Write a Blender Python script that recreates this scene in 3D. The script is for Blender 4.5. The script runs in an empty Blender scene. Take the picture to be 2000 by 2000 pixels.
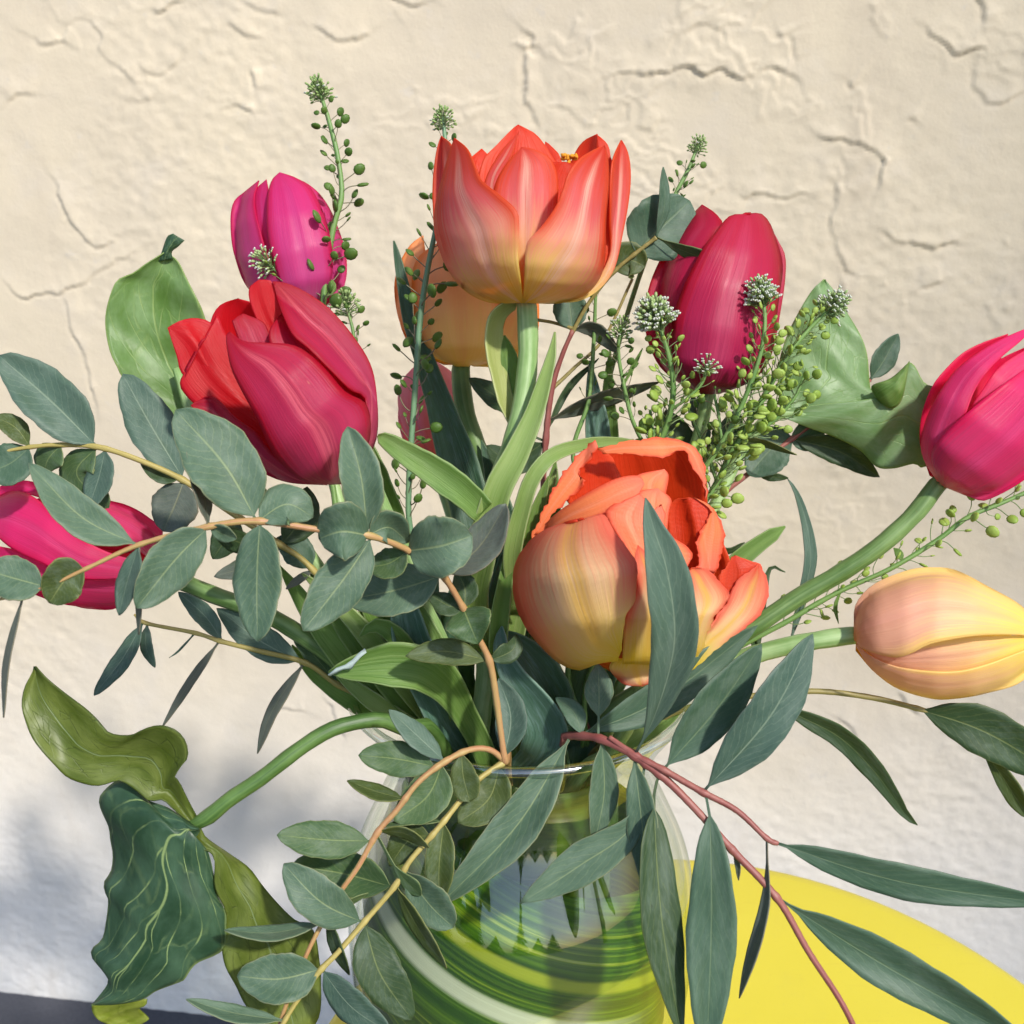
import bpy, math, random
import numpy as np
from mathutils import Vector, Matrix

# ------------------------------------------------------------------ camera, sky, sun, exposure
scene = bpy.context.scene
COL = scene.collection
F = 2000.0                       # focal length in photo pixels (photo is 2000 px wide)
PITCH = math.radians(17.0)
CAM = Vector((0.0, 0.0, 0.803))
TABLE_Z = 0.450

cd = bpy.data.cameras.new('camera')
cam = bpy.data.objects.new('camera', cd)
COL.objects.link(cam)
cam.location = CAM
cam.rotation_euler = (math.pi / 2 - PITCH, 0, 0)
cd.sensor_fit = 'HORIZONTAL'
cd.sensor_width = 36.0
cd.lens = 36.0 * F / 2000.0
cd.clip_start = 0.01
cd.clip_end = 200.0
cd.dof.use_dof = True
cd.dof.focus_distance = 0.335
cd.dof.aperture_fstop = 26.0
scene.camera = cam

SUN_TO = Vector((0.55, -0.80, 0.85)).normalized()
w = bpy.data.worlds.new('World')
scene.world = w
w.use_nodes = True
wn = w.node_tree
sky = wn.nodes.new('ShaderNodeTexSky')
sky.sky_type = 'NISHITA'
sky.sun_disc = False
sky.sun_elevation = math.asin(SUN_TO.z)
sky.sun_rotation = math.atan2(SUN_TO.x, SUN_TO.y)
bg = wn.nodes['Background']
bg.inputs['Strength'].default_value = 0.15
wn.links.new(sky.outputs[0], bg.inputs['Color'])

sl = bpy.data.lights.new('sun', 'SUN')
sl.energy = 3.6
sl.angle = math.radians(3.0)
sl.color = (1.0, 0.95, 0.87)
so = bpy.data.objects.new('sun', sl)
COL.objects.link(so)
so.location = SUN_TO * 3
so.rotation_euler = SUN_TO.to_track_quat('Z', 'Y').to_euler()

scene.view_settings.view_transform = 'Standard'
scene.view_settings.look = 'None'
scene.view_settings.exposure = 0.36
scene.view_settings.gamma = 1.0
scene.view_settings.use_curve_mapping = False
scene.render.engine = 'CYCLES'
scene.cycles.max_bounces = 7
scene.cycles.diffuse_bounces = 3
scene.cycles.glossy_bounces = 3
scene.cycles.transparent_max_bounces = 12
scene.cycles.use_denoising = True
scene.cycles.sample_clamp_indirect = 4.0

# ------------------------------------------------------------------ pixel <-> world
DREF = 0.36
K = DREF / F                     # one depth unit = one pixel at the reference distance
SP, CP = math.sin(PITCH), math.cos(PITCH)

def P(x, y, z=0.0):
    """photo pixel + depth (in pixel units behind the reference plane) -> world"""
    d = DREF + z * K
    cx, cy = (x - 1000.0) / F * d, (y - 1000.0) / F * d
    return Vector((cx, d * CP - cy * SP, CAM.z - d * SP - cy * CP))

def PN(a):
    a = np.asarray(a, float)
    d = DREF + a[..., 2] * K
    cx, cy = (a[..., 0] - 1000.0) / F * d, (a[..., 1] - 1000.0) / F * d
    return np.stack([cx, d * CP - cy * SP, CAM.z - d * SP - cy * CP], -1)

def W2P(v):
    v = Vector(v)
    fy, dz = v.y, CAM.z - v.z
    d = fy * CP + dz * SP
    cy = dz * CP - fy * SP
    return (1000 + v.x / d * F, 1000 + cy / d * F, (d - DREF) / K)

def mpp(z):                       # metres per pixel at that depth
    return (DREF + z * K) / F

def S(r, g, b):                   # display colour -> linear
    o = []
    for c in (r, g, b):
        c /= 255.0
        o.append(c / 12.92 if c <= 0.04045 else ((c + 0.055) / 1.055) ** 2.4)
    return (o[0], o[1], o[2], 1.0)

# ------------------------------------------------------------------ object helpers
def tag(o, label=None, cat=None, group=None, kind=None):
    if label: o['label'] = label
    if cat: o['category'] = cat
    if group: o['group'] = group
    if kind: o['kind'] = kind
    return o

def thing(name, label, cat, loc, group=None):
    o = bpy.data.objects.new(name, None)
    o.empty_display_size = 0.01
    COL.objects.link(o)
    o.location = loc
    return tag(o, label, cat, group)

def mesh_obj(name, verts, faces, mats, parent=None, uv=None, smooth=True, solid=0.0, fmat=None, level=1):
    """verts in world coordinates; parented objects are stored relative to their thing's base"""
    off = Vector((0, 0, 0))
    p = parent
    while p is not None:
        off += p.location
        p = p.parent
    v = np.asarray(verts, float) - np.array(off)
    me = bpy.data.meshes.new(name)
    if isinstance(faces, np.ndarray):
        nf, k = faces.shape
        me.vertices.add(len(v)); me.vertices.foreach_set('co', v.astype(np.float32).ravel())
        me.loops.add(nf * k); me.loops.foreach_set('vertex_index', np.ascontiguousarray(faces).astype(np.int32).ravel())
        me.polygons.add(nf); me.polygons.foreach_set('loop_start', (np.arange(nf) * k).astype(np.int32))
        me.update(calc_edges=True)
    else:
        me.from_pydata([tuple(q) for q in v], [], [tuple(int(i) for i in f) for f in faces])
    if uv is not None:
        lay = me.uv_layers.new(name='UVMap')
        li = np.empty(len(me.loops), dtype=np.int32)
        me.loops.foreach_get('vertex_index', li)
        lay.data.foreach_set('uv', np.asarray(uv, np.float32)[li].ravel())
    if smooth:
        me.polygons.foreach_set('use_smooth', [True] * len(me.polygons))
    if fmat is not None:
        me.polygons.foreach_set('material_index', fmat)
    for m in (mats if isinstance(mats, (list, tuple)) else [mats]):
        me.materials.append(m)
    me.update()
    o = bpy.data.objects.new(name, me)
    COL.objects.link(o)
    if parent is not None:
        o.parent = parent
    if solid:
        md = o.modifiers.new('thickness', 'SOLIDIFY')
        md.thickness = solid
        md.offset = -1
        md.use_even_offset = False
        if isinstance(mats, (list, tuple)) and len(mats) > 1:
            md.material_offset = 1
    return o

def catmull(pts, n):
    pts = np.asarray(pts, float)
    if len(pts) == 2:
        t = np.linspace(0, 1, n)[:, None]
        return pts[0] * (1 - t) + pts[1] * t
    q = np.vstack([2 * pts[0] - pts[1], pts, 2 * pts[-1] - pts[-2]])
    seg = np.linalg.norm(np.diff(pts[:, :2], axis=0), axis=1) + 1e-6
    cum = np.concatenate([[0], np.cumsum(seg)])
    s = np.linspace(0, cum[-1], n)
    idx = np.clip(np.searchsorted(cum, s, side='right') - 1, 0, len(seg) - 1)
    t = ((s - cum[idx]) / seg[idx])[:, None]
    p0, p1, p2, p3 = q[idx], q[idx + 1], q[idx + 2], q[idx + 3]
    return 0.5 * (2 * p1 + (p2 - p0) * t + (2 * p0 - 5 * p1 + 4 * p2 - p3) * t * t + (3 * p1 - p0 - 3 * p2 + p3) * t ** 3)

def grid_faces(nr, nc, flip=False):
    r, c = np.meshgrid(np.arange(nr - 1), np.arange(nc - 1), indexing='ij')
    a = (r * nc + c).ravel()
    f = np.stack([a, a + 1, a + nc + 1, a + nc], 1)
    return f[:, ::-1] if flip else f

def face_camera(V, nr, nc):
    """does the sheet need flipping so that its front looks at the camera?"""
    g = V.reshape(nr, nc, 3)
    a = g[1:, 1:] - g[:-1, :-1]
    b = g[1:, :-1] - g[:-1, 1:]
    n = np.cross(a, b)           # matches the winding of grid_faces
    c = (g[1:, 1:] + g[:-1, :-1]) / 2
    return (n * (np.array(CAM) - c)).sum() < 0

def tube_data(W, R, ns=8, cap=True):
    W = np.asarray(W, float); n = len(W)
    T = np.gradient(W, axis=0); T /= np.linalg.norm(T, axis=1)[:, None] + 1e-12
    ref = np.array([0.3, 0.9, 0.2]); u = np.cross(T[0], ref); u /= np.linalg.norm(u)
    V, UV = [], []
    ang = np.linspace(0, 2 * math.pi, ns, endpoint=False)
    for i in range(n):
        u = u - T[i] * np.dot(u, T[i]); u /= np.linalg.norm(u)
        b = np.cross(T[i], u)
        V.append(W[i] + R[i] * (np.cos(ang)[:, None] * u + np.sin(ang)[:, None] * b))
        UV.append(np.stack([ang / (2 * math.pi), np.full(ns, i / (n - 1))], 1))
    V = np.concatenate(V); UV = np.concatenate(UV)
    fs = []
    for i in range(n - 1):
        for j in range(ns):
            k = (j + 1) % ns
            fs.append((i * ns + j, i * ns + k, (i + 1) * ns + k, (i + 1) * ns + j))
    if cap:
        fs.append(tuple(range(ns))[::-1])
        fs.append(tuple((n - 1) * ns + j for j in range(ns)))
    return V, fs, UV

def stem_obj(name, pts, mat, parent, n=40, ns=8, nodes=()):
    """pts: (x, y, z, r) in pixel space"""
    c = catmull(pts, n)
    R = np.maximum(c[:, 3], 0.6) * (DREF + c[:, 2] * K) / F
    if len(nodes):
        R = R * (1 + 0.26 * np.max([np.exp(-((c[:, 0] - q[0]) ** 2 + (c[:, 1] - q[1]) ** 2) / 64.0) for q in nodes], axis=0))
    R = R * (1 + 0.04 * np.sin(np.arange(n) * 1.7) * np.sin(np.arange(n) * 0.37))
    V, f, uv = tube_data(PN(c[:, :3]), R, ns)
    return mesh_obj(name, V, f, mat, parent, uv)

# ------------------------------------------------------------------ materials
class NT:
    def __init__(self, name):
        self.m = bpy.data.materials.new(name)
        self.m.use_nodes = True
        self.t = self.m.node_tree
        self.t.nodes.clear()
    def n(self, kind, **kw):
        nd = self.t.nodes.new('ShaderNode' + kind)
        for k, v in kw.items():
            if k.startswith('i_'):
                nd.inputs[k[2:].replace('_', ' ')].default_value = v
            else:
                setattr(nd, k, v)
        return nd
    def l(self, a, b):
        self.t.links.new(a, b)
    def math(self, op, a, b=None, c=None, clamp=False):
        nd = self.n('Math', operation=op, use_clamp=clamp)
        for i, q in enumerate((a, b, c)):
            if q is None: continue
            if isinstance(q, (int, float)): nd.inputs[i].default_value = q
            else: self.l(q, nd.inputs[i])
        return nd.outputs[0]
    def ramp(self, fac, stops, interp='LINEAR'):
        nd = self.n('ValToRGB')
        cr = nd.color_ramp
        cr.interpolation = interp
        while len(cr.elements) < len(stops): cr.elements.new(0.5)
        for e, (p, c) in zip(cr.elements, stops):
            e.position = p; e.color = c
        self.l(fac, nd.inputs[0])
        return nd.outputs[0]
    def mix(self, fac, a, b, blend='MIX'):
        nd = self.n('Mix', data_type='RGBA', blend_type=blend)
        for s, q in ((nd.inputs[0], fac), (nd.inputs[6], a), (nd.inputs[7], b)):
            if isinstance(q, (int, float)): s.default_value = q
            elif isinstance(q, tuple): s.default_value = q
            else: self.l(q, s)
        return nd.outputs[2]
    def step(self, x, a, b):      # smooth 0..1 between a and b
        nd = self.n('MapRange', interpolation_type='SMOOTHSTEP')
        self.l(x, nd.inputs[0])
        nd.inputs[1].default_value = a; nd.inputs[2].default_value = b
        return nd.outputs[0]
    def noise(self, vec, scale, detail=3, rough=0.5, dist=0.0):
        nd = self.n('TexNoise')
        if vec is not None: self.l(vec, nd.inputs['Vector'])
        nd.inputs['Scale'].default_value = scale
        nd.inputs['Detail'].default_value = detail
        nd.inputs['Roughness'].default_value = rough
        nd.inputs['Distortion'].default_value = dist
        return nd.outputs['Fac']
    def scaled(self, vec, s, addrand=None):
        nd = self.n('VectorMath', operation='MULTIPLY')
        self.l(vec, nd.inputs[0]); nd.inputs[1].default_value = s
        if addrand is None: return nd.outputs[0]
        nd2 = self.n('VectorMath', operation='ADD')
        cb = self.n('CombineXYZ')
        r10 = self.math('MULTIPLY', addrand, 37.0)
        self.l(r10, cb.inputs[0]); self.l(r10, cb.inputs[2])
        self.l(nd.outputs[0], nd2.inputs[0]); self.l(cb.outputs[0], nd2.inputs[1])
        return nd2.outputs[0]
    def out(self, sh, disp=None):
        o = self.n('OutputMaterial')
        self.l(sh, o.inputs['Surface'])
        return self.m
    def leafy(self, col, rough=0.5, spec=0.4, trans=0.3, tcol=None, bump=None, bstr=0.2, bdist=0.001, coat=0.0):
        p = self.n('BsdfPrincipled')
        if isinstance(col, tuple): p.inputs['Base Color'].default_value = col
        else: self.l(col, p.inputs['Base Color'])
        p.inputs['Roughness'].default_value = rough
        p.inputs['Specular IOR Level'].default_value = spec
        if coat:
            p.inputs['Coat Weight'].default_value = coat
            p.inputs['Coat Roughness'].default_value = 0.35
        if bump is not None:
            b = self.n('Bump'); b.inputs['Strength'].default_value = bstr; b.inputs['Distance'].default_value = bdist
            self.l(bump, b.inputs['Height']); self.l(b.outputs[0], p.inputs['Normal'])
        if not trans: return p.outputs[0]
        t = self.n('BsdfTranslucent')
        tc = tcol if tcol is not None else col
        if isinstance(tc, tuple): t.inputs[0].default_value = tc
        else: self.l(tc, t.inputs[0])
        mx = self.n('MixShader'); mx.inputs[0].default_value = trans
        self.l(p.outputs[0], mx.inputs[1]); self.l(t.outputs[0], mx.inputs[2])
        return mx.outputs[0]

def uv_nodes(t):
    tc = t.n('TexCoord')
    sep = t.n('SeparateXYZ'); t.l(tc.outputs['UV'], sep.inputs[0])
    rnd = t.n('ObjectInfo').outputs['Random']
    return tc.outputs['UV'], sep.outputs[0], sep.outputs[1], rnd

def leaf_material(name, ca, cb, rib, edge, trans=0.3, rough=0.5, spec=0.35, tcol=(0.16, 0.24, 0.04, 1), ribw=0.026, veins=0.15, spots=0.5):
    t = NT(name)
    uv, u, v, rnd = uv_nodes(t)
    au = t.math('ABSOLUTE', t.math('SUBTRACT', u, 0.5))           # 0 rib .. .5 edge
    n1 = t.noise(t.scaled(uv, (5, 9, 1), rnd), 1.0, 4, 0.6)
    f = t.math('ADD', t.math('MULTIPLY', rnd, 0.55), t.math('MULTIPLY', t.step(n1, 0.3, 0.7), 0.45))
    col = t.mix(f, ca, cb)
    grain = t.noise(t.scaled(uv, (34, 70, 1), rnd), 1.0, 4, 0.75)
    col = t.mix(0.42, col, t.mix(grain, (0.02, 0.03, 0.025, 1), (0.5, 0.58, 0.5, 1)), 'OVERLAY')
    bloom = t.step(t.noise(t.scaled(uv, (2.2, 3.5, 1), rnd), 1.0, 5, 0.7), 0.45, 0.72)
    col = t.mix(t.math('MULTIPLY', bloom, 0.3), col, S(140, 158, 142))
    shade = t.step(t.noise(t.scaled(uv, (3, 2.5, 1), t.math('ADD', rnd, 0.37)), 1.0, 3, 0.6), 0.5, 0.75)
    col = t.mix(t.math('MULTIPLY', shade, 0.35), col, S(60, 86, 52))
    # side veins, fine network
    sv = t.math('SINE', t.math('ADD', t.math('MULTIPLY', t.math('SUBTRACT', v, t.math('MULTIPLY', au, 0.55)), 80.0), t.math('MULTIPLY', n1, 9.0)))
    svm = t.math('MULTIPLY', t.step(sv, 0.82, 1.0), veins)
    col = t.mix(svm, col, rib)
    ribm = t.math('SUBTRACT', 1.0, t.step(au, ribw * 0.25, ribw))
    ribm = t.math('MULTIPLY', ribm, t.math('SUBTRACT', 0.62, t.math('MULTIPLY', v, 0.36)))
    col = t.mix(ribm, col, rib)
    em = t.math('MULTIPLY', t.step(au, 0.475, 0.495), 0.4)
    col = t.mix(em, col, edge)
    if spots:
        vo = t.n('TexVoronoi'); t.l(t.scaled(uv, (3.2, 6.5, 1), rnd), vo.inputs['Vector']); vo.inputs['Scale'].default_value = 1.0
        sm = t.math('MULTIPLY', t.math('SUBTRACT', 1.0, t.step(vo.outputs['Distance'], 0.035, 0.075)), t.step(n1, 0.5, 0.56))
        col = t.mix(t.math('MULTIPLY', sm, spots), col, (0.03, 0.02, 0.025, 1))
    hgt = t.math('ADD', t.math('MULTIPLY', ribm, -0.6), t.math('MULTIPLY', svm, -0.5))
    hgt = t.math('ADD', hgt, t.math('MULTIPLY', n1, 0.6))
    return t.out(t.leafy(col, rough, spec, trans, tcol, hgt, 0.35, 0.0008))

EU_TOP = leaf_material('eucalyptus_leaf_top', S(86, 113, 92), S(116, 140, 117), S(168, 182, 128), S(178, 176, 130))
EU_BLUE = leaf_material('eucalyptus_leaf_bluish', S(80, 107, 96), S(108, 132, 117), S(160, 178, 150), S(120, 130, 120))
EU_GREEN = leaf_material('eucalyptus_leaf_green', S(70, 102, 62), S(100, 124, 82), S(160, 176, 110), S(168, 174, 116))
EU_OLIVE = leaf_material('eucalyptus_leaf_olive', S(76, 92, 42), S(98, 112, 66), S(158, 166, 100), S(170, 166, 100))
EU_GREY = leaf_material('eucalyptus_leaf_grey', S(104, 112, 104), S(124, 128, 120), S(160, 160, 120), S(160, 140, 110))
EU_DARK = leaf_material('eucalyptus_leaf_dark', S(54, 78, 46), S(74, 95, 66), S(140, 152, 92), S(120, 130, 80))
EU_TEAL = leaf_material('eucalyptus_leaf_teal', S(72, 101, 82), S(98, 125, 103), S(130, 150, 110), S(110, 130, 110))
EUM = dict(t=EU_TOP, b=EU_BLUE, g=EU_GREEN, o=EU_OLIVE, y=EU_GREY, d=EU_DARK, l=EU_TEAL)

def strap_material(name, ca, cb, line, trans=0.35, bloom=0.0):
    t = NT(name)
    uv, u, v, rnd = uv_nodes(t)
    au = t.math('ABSOLUTE', t.math('SUBTRACT', u, 0.5))
    st = t.noise(t.scaled(uv, (26, 1.2, 1), rnd), 1.0, 4, 0.65)
    st2 = t.noise(t.scaled(uv, (70, 5, 1), rnd), 1.0, 2, 0.5)
    big = t.noise(t.scaled(uv, (2, 3, 1), rnd), 1.0, 2, 0.5)
    col = t.mix(t.step(t.math('ADD', t.math('MULTIPLY', st, 0.6), t.math('MULTIPLY', big, 0.4)), 0.32, 0.68), ca, cb)
    col = t.mix(t.math('MULTIPLY', t.step(st2, 0.55, 0.75), 0.3), col, line)
    if bloom:
        bl = t.math('MULTIPLY', t.step(t.noise(t.scaled(uv, (9, 14, 1), rnd), 1.0, 5, 0.7), 0.45, 0.75), bloom)
        col = t.mix(bl, col, S(150, 180, 176))
    col = t.mix(t.math('MULTIPLY', t.step(au, 0.46, 0.49), 0.6), col, line)
    h = t.math('ADD', t.math('MULTIPLY', st, 0.6), t.math('MULTIPLY', st2, 0.25))
    return t.out(t.leafy(col, 0.42, 0.45, trans, (0.28, 0.42, 0.05, 1), h, 0.5, 0.0012))

ST_GREEN = strap_material('tulip_leaf_green', S(94, 134, 56), S(138, 170, 92), S(174, 198, 134), 0.42)
ST_LIGHT = strap_material('tulip_leaf_light', S(128, 160, 76), S(164, 188, 112), S(196, 210, 156), 0.4)
ST_DARK = strap_material('tulip_leaf_dark', S(38, 70, 48), S(70, 104, 74), S(110, 140, 110), 0.25, 0.25)
ST_BLUE = strap_material('tulip_leaf_blue', S(64, 100, 82), S(96, 130, 112), S(140, 170, 150), 0.25, 0.45)
ST_MID = strap_material('tulip_leaf_mid', S(80, 116, 44), S(118, 150, 66), S(168, 192, 124), 0.38, 0.1)
ST_PALE = strap_material('tulip_leaf_pale', S(168, 180, 96), S(190, 198, 124), S(206, 210, 150))
STM = dict(g=ST_GREEN, l=ST_LIGHT, d=ST_DARK, b=ST_BLUE, m=ST_MID, p=ST_PALE)

def plain_stem(name, ca, cb, rough=0.45, streak=14.0):
    t = NT(name)
    uv, u, v, rnd = uv_nodes(t)
    a = t.noise(t.scaled(uv, (streak, 3.0, 1), rnd), 1.0, 3, 0.6)
    b = t.noise(t.scaled(uv, (3, 14.0, 1), rnd), 1.0, 3, 0.6)
    col = t.mix(t.step(t.math('ADD', t.math('MULTIPLY', a, 0.5), t.math('MULTIPLY', b, 0.5)), 0.35, 0.65), ca, cb)
    return t.out(t.leafy(col, rough, 0.4, 0.0, None, a, 0.3, 0.0006))

SM_TULIP = plain_stem('tulip_stem_green', S(112, 146, 80), S(158, 184, 128))
SM_TULIP2 = plain_stem('tulip_stem_dark', S(74, 104, 48), S(114, 142, 84))
SM_ARUM = plain_stem('arum_stalk', S(52, 84, 34), S(92, 122, 62))
SM_YEL = plain_stem('eucalyptus_stem_yellow', S(150, 138, 74), S(176, 160, 96))
SM_ORA = plain_stem('eucalyptus_stem_orange', S(168, 116, 84), S(170, 148, 92))
SM_RED = plain_stem('eucalyptus_stem_red', S(126, 66, 62), S(154, 98, 88))
SM_OLV = plain_stem('eucalyptus_stem_olive', S(120, 112, 60), S(150, 138, 84))
SM_WEED = plain_stem('cress_stem', S(84, 122, 58), S(118, 150, 84))
SM_WEEDB = plain_stem('cress_stem_bluish', S(88, 124, 96), S(110, 146, 106))

def petal_material(name, stops, edge, edge0=0.55, streak=0.25, rib=None, ribs=0.0, trans=0.5, rough=0.42, spec=0.35, tscale=1.0, vedge=(0.1, 0.4), spk=None, coat=0.0, cross=0.0):
    t = NT(name)
    uv, u, v, rnd = uv_nodes(t)
    au = t.math('MULTIPLY', t.math('ABSOLUTE', t.math('SUBTRACT', u, 0.5)), 2.0)
    wob = t.noise(t.scaled(uv, (6, 2.5, 1), rnd), 1.0, 3, 0.5)
    fine = t.noise(t.scaled(uv, (48, 2.2, 1), rnd), 1.0, 4, 0.62)
    vv = t.math('ADD', v, t.math('MULTIPLY', t.math('SUBTRACT', fine, 0.5), 0.35))
    vv = t.math('ADD', vv, t.math('MULTIPLY', t.math('SUBTRACT', wob, 0.5), 0.25), clamp=True)
    col = t.ramp(vv, stops)
    ea = t.math('ADD', au, t.math('MULTIPLY', t.math('SUBTRACT', fine, 0.5), 0.4))
    em = t.math('MULTIPLY', t.step(ea, edge0, 1.0), t.step(v, vedge[0], vedge[1]))
    col = t.mix(em, col, edge)
    if rib is not None:
        rm = t.math('MULTIPLY', t.math('SUBTRACT', 1.0, t.step(au, 0.02, 0.3)), ribs)
        rm = t.math('MULTIPLY', rm, t.math('SUBTRACT', 1.0, t.step(v, 0.75, 1.0)))
        rm = t.math('MULTIPLY', rm, t.step(fine, 0.25, 0.6))
        col = t.mix(rm, col, rib)
    k = t.math('ADD', 1.0 - streak * 0.5, t.math('MULTIPLY', fine, streak))
    mul = t.n('VectorMath', operation='SCALE')
    t.l(col, mul.inputs[0]); t.l(k, mul.inputs['Scale'])
    col = mul.outputs[0]
    if spk is not None:
        vo = t.n('TexVoronoi'); t.l(t.scaled(uv, (3.0, 3.4, 1), rnd), vo.inputs['Vector'])
        vo.inputs['Scale'].default_value = 1.0
        sm = t.math('MULTIPLY', t.math('SUBTRACT', 1.0, t.step(vo.outputs['Distance'], 0.02, 0.06)), 0.55)
        col = t.mix(sm, col, spk)
    h = fine
    if cross:
        cw = t.math('SINE', t.math('ADD', t.math('MULTIPLY', v, 190.0), t.math('MULTIPLY', wob, 16.0)))
        h = t.math('ADD', fine, t.math('MULTIPLY', cw, cross))
    br = t.n('VectorMath', operation='SCALE'); t.l(col, br.inputs[0]); br.inputs['Scale'].default_value = 1.35
    mn = t.n('VectorMath', operation='MINIMUM'); t.l(br.outputs[0], mn.inputs[0]); mn.inputs[1].default_value = (0.98, 0.98, 0.98)
    return t.out(t.leafy(col, rough, spec, trans, mn.outputs[0], h, 0.35, 0.0007, coat))

# ------------------------------------------------------------------ wall and ground
WALL_Y0, WALL_YAW = 0.815, math.radians(8.0)
WD = Vector((math.cos(WALL_YAW), -math.sin(WALL_YAW), 0))      # along the wall, to the right
WN = Vector((-math.sin(WALL_YAW), -math.cos(WALL_YAW), 0))     # towards the camera
W0 = Vector((0, WALL_Y0, 0))

def wall_uv(x, y):
    """where the ray through a photo pixel meets the wall: (along, height)"""
    d = P(x, y, 0) - CAM
    t = (W0 - CAM).dot(WN) / d.dot(WN)
    h = CAM + d * t
    return ((h - W0).dot(WD), h.z)

LEDGES = [
 [(1000,41),(1039,78),(1023,119),(1031,207),(1057,259)],
 [(1150,170),(1197,152),(1228,140),(1279,147),(1331,129),(1352,119),(1373,140),(1398,127),(1414,137),(1445,153),(1476,140),(1528,142),(1559,160),(1577,186)],
 [(1331,60),(1373,47),(1409,67),(1427,96)],
 [(1585,259),(1626,274),(1662,269),(1699,290),(1717,316),(1709,383)],
 [(1637,331),(1631,388),(1626,476),(1647,518),(1694,543)],
 [(1440,368),(1455,380),(1518,378),(1560,384),(1606,380)],
 [(1715,450),(1761,471),(1807,484),(1859,468),(1885,474)],
 [(1800,49),(1839,88),(1870,106),(1911,91),(1926,106)], [(1958,104),(2010,106)],
 [(1903,114),(1898,160),(1921,197),(1958,194),(2010,179)], [(1906,-10),(1924,52)],
 [(47,60),(88,85),(124,80),(135,49),(166,39),(202,67),(207,104),(243,145),(290,171)],
 [(274,109),(311,145),(362,111)], [(476,5),(518,18),(559,34)], [(445,41),(481,65),(520,83)],
 [(611,49),(668,78),(735,57)], [(435,212),(461,202),(507,212)], [(492,135),(505,176)],
 [(104,352),(145,435),(192,476),(233,461)], [(295,15),(336,20),(367,5)],
 [(0,540),(55,578),(100,572),(130,575),(165,550),(240,505),(290,480)], [(130,575),(150,650),(175,720),(190,800)],
 [(10,202),(41,186),(83,189)], [(760,-5),(800,10),(835,0)], [(260,195),(285,200),(303,192)],
 [(1520,60),(1526,80)], [(1545,75),(1552,110)], [(1655,160),(1668,172)], [(1770,240),(1792,246)],
 [(1620,1390),(1660,1420),(1680,1470)], [(1750,1350),(1800,1400)], [(640,1360),(660,1400),(668,1440)], [(540,1375),(600,1390)],
 [(1800,560),(1850,540)], [(1640,545),(1650,580)], [(1650,300),(1655,345),(1640,372)],
]

def vnoise(x, y, seed):
    r = np.random.RandomState(seed)
    tab = r.rand(256, 256)
    xi, yi = np.floor(x).astype(int), np.floor(y).astype(int)
    fx, fy = x - xi, y - yi
    fx = fx * fx * (3 - 2 * fx); fy = fy * fy * (3 - 2 * fy)
    g = lambda i, j: tab[i % 256, j % 256]
    return (g(xi, yi) * (1 - fx) * (1 - fy) + g(xi + 1, yi) * fx * (1 - fy) + g(xi, yi + 1) * (1 - fx) * fy + g(xi + 1, yi + 1) * fx * fy)

def fbm(x, y, seed, o=4):
    s = 0; a = 0.5
    for i in range(o):
        s = s + a * vnoise(x * 2 ** i, y * 2 ** i, seed + i); a *= 0.5
    return s

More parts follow.
